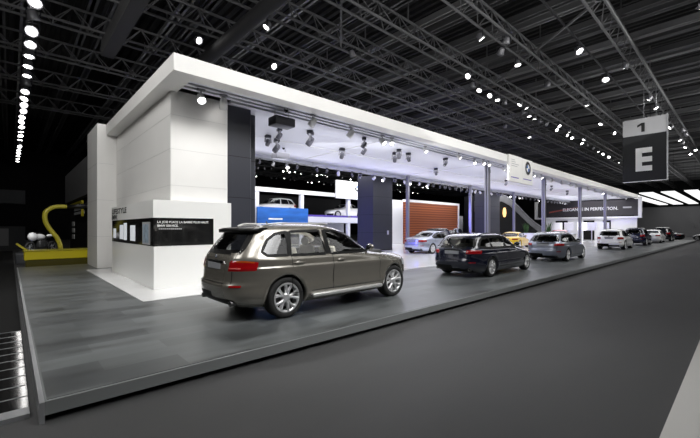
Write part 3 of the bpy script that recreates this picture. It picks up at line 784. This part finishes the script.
t = place('suv', 'pale silver suv beyond the orange wooden wall, left of the dark blue pillar', 38.4, 25.5, FW, .3)
t.location = (41.0, 24.8, FW)
car(t, SUV, 'paint_silver', 0, solid=True, sx=.95, sz=.95)
t = place('saloon_car', 'red saloon car half hidden behind the silver blue estate car', 43.5, 13.6, FW, .2)
car(t, SED, 'paint_red', 0, solid=True)

# ------------------------------------------------------------------ mezzanine at the back of the stand
mz = thing('mezzanine', 'two storey white gallery with cars on its upper deck behind the stand', 'gallery', (14.0, 26.0, FW))
def mzb(mb, x0, x1, y0, y1, z0, z1): return mb.box(x0-14, x1-14, y0-26, y1-26, z0-FW, z1-FW)
mzb(MB(), 14, 27.3, 26, 31, 2.35, 2.85).build('deck', 'lilac_white', mz)
mzb(MB(), 13.9, 27.3, 25.9, 26.2, 4.75, 5.08).build('top_beam', 'white', mz)
mzb(MB(), 14, 27.3, 31, 31.1, 2.85, 5.0).build('rear_panel', 'matte_black', mz)
for x in (14.0, 18.3, 23.8): mzb(MB(), x, x+.34, 26, 26.3, 2.85, 4.76).build('upper_column', 'lilac_white', mz)
for x in (14.0, 18.3, 23.8): mzb(MB(), x, x+.34, 26.05, 26.3, FW, 2.36).build('lower_column', 'lilac_white', mz)
mb = MB(); mzb(mb, 18.9, 27.3, 26.0, 26.03, 2.85, 3.02); mb.build('kick_rail', 'violet', mz)
bl = thing('blue_board', 'bright blue display board fixed below the white car on the gallery', 'board', (14.1, 25.86, 2.1))
MB().rbox(0, 4.9, 0, .1, 0, 1.42, .02, 1).build('board_face', 'blue', bl)
MB().box(1.0, 2.3, -.01, 0, .42, .55).build('white_lettering', 'letter_white', bl)
t = place('suv', 'white suv standing on the gallery deck above the blue board', 16.7, 28.2, 2.85, PI)
car(t, SUV, 'paint_white', 0, solid=True, sx=.95, sy=.95, sz=.95)
t = place('saloon_car', 'white saloon car on the gallery deck left of the broad pillar', 26.0, 28.0, 2.85, PI)
t.location.x = 25.0
car(t, SED, 'paint_white', 0, solid=True, sx=.95)
s2 = thing('brand_sign', 'white emblem sign fixed to the gallery beam behind the broad pillar', 'sign', (22.1, 25.75, 4.62))
MB().rbox(0, 2.2, 0, .15, 0, 1.7, .02, 1).build('text_panel', 'white_gloss', s2)
MB().rbox(2.22, 4.4, 0, .15, 0, 1.7, .02, 1).build('emblem_panel', 'white_gloss', s2)
roundel(s2, (2.75, -.005, 1.15), .42, '-y', .03)
MB().box(.3, 1.2, -.01, 0, 1.35, 1.41).box(.3, 1.5, -.01, 0, 1.22, 1.28).box(.3, 1.9, -.01, 0, .15, .20).build('small_print', 'letter_grey', s2)
bw = MB().box(14.5, 27.3, 30.5, 30.7, FW, 2.34).build('partition', 'lilac_white'); tag(bw, 'pale partition wall under the gallery deck', 'partition')
pc = MB().box(20.5, 22.4, 28.4, 28.5, FW, 2.3).build('brown_poster', 'brown_pic'); tag(pc, 'brown picture panel under the gallery left of the broad pillar', 'poster')
# orange wooden wall with its white surround
ww = thing('wooden_wall', 'orange brown wooden slat wall in a thin white surround', 'wall', (30.0, 24.0, FW))
MB().box(0, 10.2, 0, .3, 0, 4.35).build('wood_panel', 'wood', ww)
MB().box(-.0, 10.5, -.04, .35, 4.35, 4.62).box(10.2, 10.5, -.04, .35, 0, 4.35).build('surround', 'white_gloss', ww)
wd = MB().box(27.6, 29.9, 24.2, 24.4, FW, 4.7).build('partition', 'white_gloss'); tag(wd, 'plain white partition left of the orange wooden wall', 'partition')
wd = MB().box(42.5, 50, 29.0, 29.2, FW, 3.6).build('partition', 'white_gloss'); tag(wd, 'white partition between the wooden wall and the dark blue pillar', 'partition')
wd = MB().box(42.6, 46.2, 28.82, 28.97, 1.7, 2.5).build('violet_board', 'violet'); tag(wd, 'violet board on the white partition past the wooden wall', 'board')
tv = thing('screen', 'small bright screen raised on a pole between the silver posts', 'screen', (38.1, 20.6, 3.7))
MB().rbox(0, 1.8, 0, .12, 0, 1.2, .02, 1).build('frame', 'black', tv); MB().box(.04, 1.76, -.01, 0, .04, 1.16).build('display', 'far_glow', tv)
MB().bar((1.5, .1, .02), (1.5, .1, -3.485), .06).build('stand_pole', 'fixture_dark', tv)
# upper deck car shelf right of the wooden wall
sf = MB().box(41.6, 52, 30.2, 34, 3.2, 3.5).box(41.6, 42, 30.2, 30.6, FW, 3.2).build('car_shelf', 'white_gloss'); tag(sf, 'raised white car shelf past the wooden wall', 'shelf')
t = place('suv', 'silver suv up on the raised white car shelf', 44.5, 31.8, 3.5, .4)
car(t, SUV, 'paint_silver', 0, solid=True, sx=.95, sz=.9)
# black sweeping ramp
rp = thing('ramp', 'black sweeping ramp with a pale edge behind the yellow coupe', 'ramp', (43.5, 21, FW))
top = [(0, 5.7), (2.0, 5.8), (4.2, 5.4), (7, 4.4), (10, 3.2), (13, 2.2), (15.4, 1.6)]
MB().prism([(0, .0)]+[(15.4, 0)]+[(x, z) for x, z in reversed(top)], 0, 4, 'xz').build('ramp_body', 'matte_black', rp)
mb = MB()
for (a, b) in zip(top, top[1:]): mb.bar((a[0], -.05, a[1]-.4), (b[0], -.05, b[1]-.4), .1, .85)
mb.build('parapet', 'mid_grey', rp)
mb = MB()
for (a, b) in zip(top, top[1:]): mb.bar((a[0], -.12, a[1]+.1), (b[0], -.12, b[1]+.1), .06, .08)
mb.build('parapet_rail', 'steel', rp)
gl = thing('wall_lamp', 'small glowing orange lamp on the black ramp wall beside the dark blue pillar', 'lamp', (45.9, 20.8, 3.2))
MB().box(-.06, .06, 0, .2, .3, .8).build('mount', 'black', gl)
MB().lathe([(.0, 0), (.14, .1), (.22, .5), (.20, .9), (.1, 1.2), (0, 1.22)], n=14).build('lamp_shade', 'orange_glow', gl)
# ------------------------------------------------------------------ end wall with the banner
bn = thing('banner_band', 'dark banner band reading elegance in perfection in a white frame', 'banner', (59.0, 9.4, 3.5))
MB().box(0, .3, 0, 12.2, 0, 2.1).build('band', 'banner', bn)
MB().box(-.12, .35, -.35, -.0, -.15, 2.35).box(-.12, .35, 12.2, 12.6, -.15, 2.3).box(-.12, .35, -.35, 12.6, -.35, -.12).build('frame', 'white_gloss', bn)
MB().prism([(-.05+10.6, .75), (8.3, 1.1), (6.2, 1.35), (8.3, .95), (10.6, .55)], -.02, 0, 'yz').build('red_streak', 'red_streak', bn)
text('lettering', 'ELEGANCE IN PERFECTION.', .58, (-.03, 8.75, .78), LEFT, 'letter_white', bn, .015, .92, .004)
MB().box(-.02, 0, .7, 1.6, .95, 1.15).build('small_print', 'letter_grey', bn)
bwll = MB().box(59.4, 59.7, 9.6, 20.9, FW, 3.2).build('end_partition', 'white_gloss'); tag(bwll, 'bright white partition beneath the dark banner band', 'wall')
for i, (y, wdt, lb) in enumerate(((17.6, 1.6, 'dark doorway under the banner, farthest left'), (14.3, 1.3, 'dark doorway under the banner, middle one'), (12.4, .9, 'narrow dark doorway under the banner, rightmost'))):
    d = MB().box(59.3, 59.38, y, y+wdt, FW, 2.9).build('doorway', 'matte_black'); tag(d, lb, 'doorway')
ords = ('first', 'second', 'third', 'fourth', 'last')
for i, (x, y) in enumerate(((51, 11.3), (50, 12.3), (50.4, 13.4), (49.6, 14.6), (50.2, 16.0))):
    lb = 'white information stand behind the small white suv, %s counting from the right' % ords[i]
    s_ = thing('information_stand', lb, 'stand', (x, y, FW), group='white information stands')
    MB().box(-.03, .03, -.05, .05, 0, 1.6).build('stem', 'steel', s_); MB().rbox(-.04, .04, -.5, .5, 1.35, 2.3, .02, 1).build('board', 'white_gloss', s_)
    MB().rbox(-.3, .3, -.3, .3, 0, .03, .01, 1).build('foot', 'steel', s_)
ds = thing('reception_desk', 'white reception desk behind the silver blue estate car', 'desk', (36, 12.2, FW))
MB().rbox(-.6, .6, -2, 2, 0, 1.1, .04, 2).build('body', 'white_gloss', ds); MB().rbox(-.7, .7, -2.1, 2.1, 1.1, 1.15, .02, 1).build('worktop', 'lilac_white', ds)
for i, (x, y) in enumerate(((45.5, 15.5), (48, 19))):
    s_ = thing('potted_plant', ('green potted plant under the banner, nearer one', 'green potted plant under the banner, farther one')[i], 'plant', (x, y, FW))
    MB().lathe([(.0, 0), (.28, 0), (.36, .55), (.32, .55), (.3, .5), (0, .5)], n=16).build('pot', 'white_gloss', s_)
    mb = MB()
    for q in range(70):
        a = random.random()*2*PI; h = random.uniform(.6, 1.9); r = random.uniform(.2, .55); L = .35
        c = Vector((0, 0, .5)); e = Vector((r*math.cos(a), r*math.sin(a), .5+h)); sd = Vector((-math.sin(a), math.cos(a), 0))*.05
        m_ = c.lerp(e, .6)+Vector((0, 0, .15)); mb.add([c, m_-sd, e, m_+sd], [(0, 1, 2, 3)])
    mb.build('foliage', 'plant', s_)

# ------------------------------------------------------------------ neighbours: left side
lb = thing('neighbour_stand', 'dark neighbouring stand with a grey fascia behind the white end wall', 'stand', (3.4, 24, 0))
MB().box(0, 6, 0, 15, 3.9, 6.2).build('fascia', 'mid_grey', lb)
MB().box(.3, 5.6, .3, 14.6, 0, 3.9).build('wall', 'matte_black', lb)
MB().bar((-.04, 4.6, 3.55), (-.04, 12.8, 3.55), .08, .16).bar((-.04, 4.6, 2.6), (-.04, 4.6, 3.6), .08, .14).build('yellow_outline', 'yellow', lb)
mb = MB()
for z in (3.15, 2.85): mb.box(.24, .3, 6.5, 11.5, z, z+.18)
for z in (2.0, 1.5, 1.0): mb.box(.24, .3, 11.5, 12.8, z, z+.35)
mb.build('white_lettering', 'letter_white', lb)
yc = thing('yellow_counter', 'long low yellow counter at the far edge of the grey platform', 'counter', (.45, 21.6, 0))
MB().rbox(0, 3.95, 0, 1.0, .42, .80, .02, 1).build('body', 'yellow', yc); MB().rbox(-.05, 4.0, -.05, 1.05, .80, .85, .02, 1).build('top', 'yellow_tube', yc)
MB().box(.05, 3.9, .06, .95, 0, .42).build('base', 'counter_reflection', yc)  # dark yellow painted in as the counter's reflection in the floor
MB().bar((.15, .5, .80), (-.25, .5, 1.15), .5, .08).build('end_flap', 'yellow_tube', yc)
yt = thing('yellow_arch', 'tall curved yellow tube rising beside the motorcycle', 'sculpture', (2.4, 22.8, .0))
cp = [(-.63, 0, 0), (-.60, 0, .5), (-.60, 0, .95), (-.72, 0, 1.35), (-1.0, 0, 1.8), (-1.17, 0, 2.2), (-1.15, 0, 2.6), (-.9, 0, 2.84), (-.6, 0, 2.9), (-.35, 0, 2.9)]
def smooth(pts, n=5):
    P = [Vector(p) for p in pts]; P = [P[0]]+P+[P[-1]]; o_ = []
    for i in range(1, len(P)-2):
        for k_ in range(n):
            t_ = k_/n; a, b, c, d = P[i-1:i+3]
            o_.append(.5*((2*b)+(c-a)*t_+(2*a-5*b+4*c-d)*t_*t_+(3*b-a-3*c+d)*t_**3))
    return o_+[P[-2]]
MB().tube(smooth(cp), .10, 12).build('tube', 'yellow_tube', yt)
MB().tube([(-.35, 0, 2.9), (.3, 0, 2.95), (.9, 0, 3.05)], [.09, .13, .2], 10).ell((1.2, 0, 3.05), (.45, .35, .38)).build('dark_head', 'black', yt)
# motorcycle on a plinth
pl = MB().rbox(.2, 3.3, 25.4, 27.4, 0, .48, .03, 1).build('plinth', 'hall_grey'); tag(pl, 'dark plinth under the motorcycle', 'plinth')
mc = thing('motorcycle', 'white and black motorcycle displayed behind the yellow counter', 'motorcycle', (1.25, 26.2, .48), -PI/2-.75)
for x in (-.72, .72):
    wm = MB(); wm.tube([(x+.27*math.cos(a), 0, .32+.27*math.sin(a)) for a in [2*PI*i/20 for i in range(21)]], .055, 8, caps=False); wo = wm.build('wheel', 'tyre', mc)
    m = MB()
    for q in range(5): m.bar((x, 0, .32), (x+.24*math.cos(q*2*PI/5), 0, .32+.24*math.sin(q*2*PI/5)), .03)
    m.build('rim', 'alloy', wo)
MB().ell((.12, 0, .88), (.36, .16, .17)).build('tank', 'paint_white', mc)
MB().ell((.55, 0, .90), (.26, .18, .24)).build('front_fairing', 'paint_white', mc)
MB().ell((-.62, 0, .95), (.28, .10, .08)).build('tail_fairing', 'paint_white', mc)
MB().rbox(-.55, -.1, -.12, .12, .80, .90, .04, 2).build('seat', 'leather_dark', mc)
MB().rbox(-.25, .28, -.17, .17, .30, .70, .06, 2).build('engine', 'brake', mc)
MB().bar((.72, 0, .32), (.45, 0, 1.05), .06).bar((-.72, 0, .32), (-.1, 0, .45), .06).bar((-.1, 0, .45), (-.3, 0, .85), .06).build('frame', 'steel', mc)
MB().tube([(.38, -.36, 1.08), (.45, -.1, 1.08), (.45, .1, 1.08), (.38, .36, 1.08)], .016, 6).build('handlebar', 'black', mc)
MB().add([(.62, -.14, 1.05), (.62, .14, 1.05), (.42, .12, 1.32), (.42, -.12, 1.32)], [(0, 1, 2, 3)]).build('windshield', 'glass_dark', mc)
# dim seat row and low wall far left
ds = thing('display_wall', 'dim grey display wall far behind the motorcycle', 'wall', (-14, 44, 0))
MB().box(0, 15, 0, .4, 0, 2.0).box(0, 15, -.1, .5, 4.0, 5.2).build('panels', 'hall_grey', ds)
mb = MB()
for i in range(9): mb.box(i*1.6+.3, i*1.6+1.1, -.06, 0, .3, 1.8)
mb.build('niches', 'mid_grey', ds)

# ------------------------------------------------------------------ neighbours: far right
fr = thing('far_stand', 'large dark grey neighbouring stand at the far right end of the aisle', 'stand', (108, -12, 0))
MB().box(0, .5, 0, 30, 0, 6.6).build('wall', 'mid_grey', fr)
MB().box(-.06, 0, 12.5, 17.5, 2.6, 4.6).build('dark_opening', 'matte_black', fr)
MB().bar((-.15, 21.6, 5.6), (-.15, 19.6, 2.0), .12, .5).build('brace', 'mid_grey', fr)
for i, (y0, y1) in enumerate(((9.3, 10.9), (6.9, 8.4), (4.5, 5.9), (11.8, 13.3))):
    o = MB().box(69, 107, y0, y1, 7.0, 7.12)
    for x in (75, 88, 101): o.bar((x, (y0+y1)/2, 7.12), (x, (y0+y1)/2, 15), .02, mi=1)
    o = o.build('luminous_ceiling', ['far_glow', 'matte_black'])
    tag(o, ('glowing white ceiling band at the far right, nearest the canopy', 'glowing white ceiling band at the far right, middle one', 'glowing white ceiling band at the far right, outermost', 'glowing white ceiling band half hidden behind the canopy end')[i], 'ceiling light')
for i, (x, y) in enumerate(((74, 3.2), (72, 8.5), (82, 3.5))):
    t = place('saloon_car', ('dark saloon car in the gloom before the far grey stand, nearest the camera', 'dark saloon car in the gloom before the far grey stand, left one', 'dark saloon car in the gloom before the far grey stand, right one')[i], x, y, 0.006, 1.2)
    car(t, SED, 'paint_black', 0, solid=True)

# ------------------------------------------------------------------ hanging aisle sign
sg = thing('aisle_sign', 'large hanging aisle sign with a white letter E on dark grey', 'sign', (34, 3.82, 5.3))
SW, SH = 2.53, 4.6
MB().box(0, .12, 0, SW, 0, 3.38).build('dark_panel', 'sign_dark', sg)
MB().box(0, .12, 0, SW, 3.38, SH).build('white_panel', 'sign_white', sg)
MB().box(-.02, .14, -.07, 0, -.05, SH+.05).box(-.02, .14, 0, SW, -.06, 0).build('edge_frame', 'steel', sg)
e = MB()
for (a, b, c, d) in ((.95, 1.2, .62, 2.28),): pass
EY0, EY1 = 1.63, .80     # left and right ends of the letter as seen from the aisle
e.box(-.03, 0, EY1+.58, EY1+.95, .72, 2.42)
for z in (.72, 1.38, 2.04): e.box(-.03, 0, EY1, EY1+.60, z, z+.38)
e.build('letter_e', 'letter_white', sg)
MB().prism([(1.22, 3.60), (1.42, 3.60), (1.42, 4.08), (1.66, 3.96), (1.66, 4.12), (1.40, 4.26), (1.22, 4.26)], -.012, 0, 'yz').build('numeral', 'letter_black', sg)
MB().box(-.01, 0, 1.08, 1.12, 3.60, 4.25).box(-.01, 0, 1.1, 2.0, 4.27, 4.31).build('thin_rule', 'letter_grey', sg)
MB().tube([(.06, .58, SH), (.06, .58, 12.26-5.3)], .012, 6).tube([(.06, 1.28, SH), (.06, 1.28, 12.26-5.3)], .012, 6).build('cable', 'steel', sg)

# ------------------------------------------------------------------ roof structure
def truss(y, z, x0=-24, x1=128, h=1.0, label='', m='beam'):
    t = thing('roof_truss', label, 'truss', (x0, y, z)); L = x1-x0
    mb = MB()
    for dy, dz in ((-.35, 0), (.35, 0), (0, h)): mb.tube([(0, dy, dz), (L, dy, dz)], .07, 6)
    mb.build('chord', m, t)
    mb = MB(); n = int(L/1.6)
    for i in range(n):
        a, b, c = i*L/n, (i+.5)*L/n, (i+1)*L/n
        for dy in (-.35, .35): mb.bar((a, dy, 0), (b, 0, h), .045); mb.bar((b, 0, h), (c, dy, 0), .045)
        mb.bar((a, -.35, 0), (a, .35, 0), .045)
    x = 4.
    while x < L: mb.bar((x, 0, h), (x, 0, 15-z), .07); x += 9
    mb.build('lattice', m, t)
    return t
TY = [(1.0, 12.3), (4.75, 12.3), (9.0, 12.2), (12.6, 12.2), (15.9, 12.4), (19.6, 12.4), (24, 12.4), (29, 12.4), (35, 12.4), (42, 12.4)]
for i, (y, z) in enumerate(TY):
    truss(y, z, label='grey lattice roof truss running along the hall, %s from the aisle side' % ('first second third fourth fifth sixth seventh eighth ninth tenth'.split()[i]))
big = None
x = -21.; i = 0
while x < 122:
    o = MB().box(-.08, .08, 0, 88, 0, .42).box(-.2, .2, 0, 88, 0, .04).build('roof_beam', 'beam' if i % 3 else 'beam_light'); o.location = (x, -13.5, 13.55)
    tag(o, 'thin steel roof beam crossing the dark ceiling above the trusses', 'beam', 'steel roof beams')
    x += (1.0 if i % 2 else 2.6); i += 1
du = MB().box(-.3, .3, 0, 12, 0, .85).build('air_duct', 'duct'); du.location = (3.95, 12, 11.28); tag(du, 'wide square air duct crossing the ceiling at upper left', 'duct')
for i, x in enumerate((-6.5, 8.5)):
    mb = MB().lathe([(.34, 0), (.34, 60)], n=16); mb.v = [(v[0], v[2], v[1]) for v in mb.v]
    o = mb.build('air_pipe', 'beam_dark'); o.location = (x, 5, 11.85); tag(o, ('round dark air pipe crossing the ceiling, farther left one', 'round dark air pipe crossing the ceiling above the kiosk')[i], 'pipe')
# angled wind braces
for i, (x0, y0, x1, y1) in enumerate(((-2, 12.6, 3.2, 19.6), (8, 9, 14, 15.9), (20, 4.75, 26, 12.6), (-6, 19.6, -.5, 29), (34, 9, 42, 15.9))):
    o = MB().bar((0, 0, 0), (x1-x0, y1-y0, 0), .10).build('wind_brace', 'beam'); o.location = (x0, y0, 12.35)
    tag(o, 'diagonal steel brace between the roof trusses', 'brace', 'diagonal roof braces')

# ------------------------------------------------------------------ lamps
def hall_lamp(tilt):      # origin where the bracket meets the rail
    t = thing('hall_lamp', 'x', 'lamp', (0, 0, 0)); T = Matrix.Translation((0, 0, -.42))@Matrix.Rotation(tilt, 4, 'X')
    mb = MB().lathe([(0, .26), (.06, .26), (.14, .20), (.17, .02), (.22, -.10), (.20, -.10), (.15, 0)], n=14); mb.v = [tuple(T@Vector(v)) for v in mb.v]; mb.build('housing', 'fixture_grey', t)
    mb = MB().lathe([(0, -.05), (.14, -.05), (.14, -.08), (0, -.10)], n=14); mb.v = [tuple(T@Vector(v)) for v in mb.v]; mb.build('lens', 'lamp_glow', t)
    MB().bar((-.22, 0, -.44), (-.22, 0, -.1), .03).bar((.22, 0, -.44), (.22, 0, -.1), .03).bar((-.22, 0, -.1), (.22, 0, -.1), .03).bar((0, 0, -.1), (0, 0, .02), .04).build('bracket', 'fixture_dark', t)
    return t
protos = [hall_lamp(a) for a in (.15, .6, -.5, 1.0)]; free = list(protos)
def put_lamp(x, y, z, rz, label, group, s=1.):
    if free: o = free.pop(0); o.location = (x, y, z); o.rotation_euler = (0, 0, rz); o['label'] = label; o['group'] = group
    else: o = dup(random.choice(protos), (x, y, z), rz, label, group)
    o.scale = (s, s, s); return o
for i in range(26): put_lamp(.8, 19.5+i*1.55*(1+.015*i), 12.30, PI+random.uniform(-.6, .6), 'bright lamp in the string hanging at the far left of the ceiling', 'lamp string at the far left', 1.35)
o = MB().box(-.06, .06, -2, 64, 0, .08).build('lamp_rail', 'beam_dark'); o.location = (.8, 20.5, 12.33); tag(o, 'dark rail carrying the lamp string at far left', 'rail')
for (y, z, xs, g) in ((12.6, 12.13, [21.8, 23.6, 24.6, 26.2, 27.4, 28.6, 29.8, 31, 32.2, 33.4, 34.6, 36, 37.4, 38.8, 40.2, 41.8, 43.4, 45, 46.8, 48.6, 50.5, 53, 55.5, 58, 61, 64, 67], 'lamps under the fourth truss'),
                      (9.0, 12.13, [17.9, 19.3, 20.2, 22.4, 27.3, 33.8, 41, 46, 52, 60], 'lamps under the third truss'),
                      (4.75, 12.23, [15.5, 27.9, 36.2, 39.2, 42.4, 45.8, 48, 50.5, 53, 55.5, 58, 61, 64, 67], 'lamps under the second truss'),
                      (1.0, 12.23, [12.5, 22.9, 33, 42], 'lamps under the aisle side truss'),
                      (15.9, 12.33, [9.4, 14.6, 36, 42], 'lamps under the fifth truss'),
                      (19.6, 12.33, [7.4, 12.0], 'lamps under the sixth truss')):
    for x in xs: put_lamp(x, y+random.choice((-.35, .35, .35, .35)), z, random.uniform(-3, 3), 'small bright lamp among the '+g, g, 1.0)
for x in (11, 23.5, 29.3): put_lamp(x, 6.4, 12.30, random.uniform(-3, 3), 'single bright lamp on the thin rail between the second and third trusses', 'lamps on the thin ceiling rail', 1.1)
o = MB().box(0, 40, -.04, .04, 0, .08).bar((2, 0, .04), (2, 0, 2.7), .04).bar((38, 0, .04), (38, 0, 2.7), .04).build('lamp_rail', 'beam_dark'); o.location = (8, 6.4, 12.31); tag(o, 'thin dark rail between the second and third roof trusses', 'rail')
# lamps glittering in the dark hall behind the stand
BT = [(31, 8.9), (35, 9.9), (40, 9.4), (46, 10.6), (52, 10.2), (58, 11.4)]
slots = [(y, z, x) for (y, z) in BT for x in [12+.9*q for q in range(int((18+y*.8)/.9))]]
for (y, z, x) in random.sample(slots, 150):
    put_lamp(x, y, z-.04, random.uniform(-3, 3), 'small lamp glittering in the dark hall behind the stand', 'lamps in the dark hall behind the stand', random.uniform(.4, .75))
for j, (y, z) in enumerate(BT):
    mb = MB()
    for dz in (0, .5): mb.tube([(0, 0, dz), (70, 0, dz)], .05, 5)
    for q in range(70): mb.bar((q, 0, 0), (q+.5, 0, .5), .03); mb.bar((q+.5, 0, .5), (q+1, 0, 0), .03)
    for q in range(5): mb.bar((5.5+q*14.4, 0, .5), (5+q*14, 0, 15-z), .04)
    o = mb.build('lighting_truss', 'beam_dark'); o.location = (10, y, z)
    tag(o, 'dark lighting truss behind the stand, %s from the front' % ('first', 'second', 'third', 'fourth', 'fifth', 'last')[j], 'truss')

def stage_light():
    t = thing('stage_light', 'x', 'lamp', (0, 0, 0))     # origin at the top clamp
    MB().rbox(-.16, .16, -.13, .13, -.16, -.02, .02, 1).build('base_box', 'fixture_dark', t)
    MB().bar((-.15, 0, -.16), (-.17, 0, -.45), .05, .09).bar((.15, 0, -.16), (.17, 0, -.45), .05, .09).bar((-.17, 0, -.18), (.17, 0, -.18), .09, .04).build('yoke', 'fixture_grey', t)
    T = Matrix.Translation((0, 0, -.42))@Matrix.Rotation(.6, 4, 'X')
    mb = MB(); mb.lathe([(0, .18), (.10, .17), (.13, .08), (.13, -.12), (.11, -.22), (.10, -.22), (.10, -.17)], n=14); mb.v = [tuple(T@Vector(v)) for v in mb.v]; mb.build('head', 'stage_head', t)
    mb = MB(); mb.lathe([(0, -.19), (.10, -.19)], n=14); mb.v = [tuple(T@Vector(v)) for v in mb.v]; mb.build('lens', 'steel', t)
    return t
sp = stage_light(); su = [0]
def put_stage(x, y, z, rz, label, group, s=1.):
    if not su[0]: o = sp; o.location = (x, y, z); o.rotation_euler = (0, 0, rz); o['label'] = label; o['group'] = group; su[0] = 1
    else: o = dup(sp, (x, y, z), rz, label, group)
    o.scale = (s, s, s); return o
SL = [(8.4,13.7,1.2),(8.7,11.7,1.2),(11.8,11.8,1.0),(11.7,13.2,1.0),(14.3,12.1,1.0),(13.9,11.5,.9),(14.9,11.7,.9),(17.5,11.2,.9),(7.6,12.2,.9),(11.0,11.0,.9),(22.4,11.2,.9),(26,11.2,.9),(32.4,11.3,.9),(7.8,13.4,.9),(20,13.5,.9),(29,13,.9),(36,12,.9),(42,12.5,.9)]
for (x, y, s) in SL: put_stage(x, y, 5.69, random.uniform(-1.5, 1.5), 'dark stage light hanging from the white canopy soffit', 'stage lights under the soffit', s*.8)
def track_spot():
    t = thing('track_spotlight', 'x', 'lamp', (0, 0, 0))
    MB().rbox(-.10, .10, -.04, .04, -.06, 0, .01, 1).bar((0, 0, -.05), (0, 0, -.18), .03).build('bracket', 'fixture_grey', t)
    T = Matrix.Translation((0, 0, -.24))@Matrix.Rotation(-.75, 4, 'X')
    mb = MB(); mb.lathe([(0, .16), (.07, .15), (.10, .05), (.11, -.14), (.10, -.14), (.09, -.1)], n=14); mb.v = [tuple(T@Vector(v)) for v in mb.v]; mb.build('housing', 'white_gloss', t)
    mb = MB(); mb.lathe([(0, -.11), (.095, -.11)], n=14); mb.v = [tuple(T@Vector(v)) for v in mb.v]; mb.build('lens', 'lamp_glow', t)
    return t
ts = track_spot(); tu = [0]
def put_track(x, y, z, rz, label, group, s=1.):
    if not tu[0]: o = ts; o.location = (x, y, z); o.rotation_euler = (0, 0, rz); o['label'] = label; o['group'] = group; tu[0] = 1
    else: o = dup(ts, (x, y, z), rz, label, group)
    o.scale = (s, s, s); return o
for x in (3.9, 4.55, 7.6, 9.6, 11.4, 12.0, 14.4, 17.0, 19.0, 19.6, 20.2, 22.6, 23.2, 26, 26.8, 28.2, 31, 33.2, 35.5, 37, 40.5, 43, 46, 50, 53, 56):
    put_track(x, 10.2+random.choice((-.12, .12)), 5.73, random.uniform(-.8, .8)+random.choice((0, PI)), 'white track spotlight in the slatted gap behind the canopy fascia', 'track spotlights behind the fascia', 1.1 if x < 12 else .85)
# light rail under the rear edge of the soffit
mb = MB()
for dy in (-.12, .12): mb.tube([(0, dy, 0), (52, dy, 0)], .03, 6)
for q in range(104): mb.bar((q*.5, -.12, 0), (q*.5+.25, .12, 0), .02); mb.bar((q*.5+.25, .12, 0), (q*.5+.5, -.12, 0), .02)
for q in range(12): mb.bar((2+q*4.4, 0, 0), (2+q*4.4, 0, .24), .03)
o = mb.build('light_rail', 'steel'); o.location = (6.5, 17.10, 5.46); tag(o, 'steel lattice rail under the rear edge of the canopy soffit', 'truss')
x = 7.0
while x < 58:
    if random.random() < .5: put_track(x, 17.10, 5.44, random.uniform(0, 6.28), 'white spotlight on the rail under the rear soffit edge', 'spotlights under the rear soffit edge', random.uniform(.7, 1.0))
    else: put_stage(x, 17.10, 5.46, random.uniform(0, 6.28), 'small dark stage light on the rail under the rear soffit edge', 'stage lights on the rear rail', random.uniform(.45, .65))
    x += random.uniform(.6, 1.4)
# two projectors
for i, (x, y, z) in enumerate(((6.6, 10.45, 5.70), (9.6, 15.3, 5.69))):
    pj = thing('projector', ('dark box projector in the slatted gap right of the charcoal pillar', 'pale box projector hanging near the rear soffit edge')[i], 'projector', (x, y, z))
    MB().rbox(-.5, .5, -.32, .32, -.50, -.22, .03, 2).build('case', ('fixture_dark', 'fixture_grey')[i], pj)
    MB().lathe([(.09, -.36), (.09, -.30), (.07, -.30), (0, -.31)], (0, 0, -.0), 'y', 14).build('lens', 'glass_solid', pj)
    MB().bar((-.35, 0, -.25), (-.35, 0, .0), .04).bar((.35, 0, -.25), (.35, 0, .0), .04).build('bracket', 'steel', pj)
    pj.scale = (.75, .75, 1)
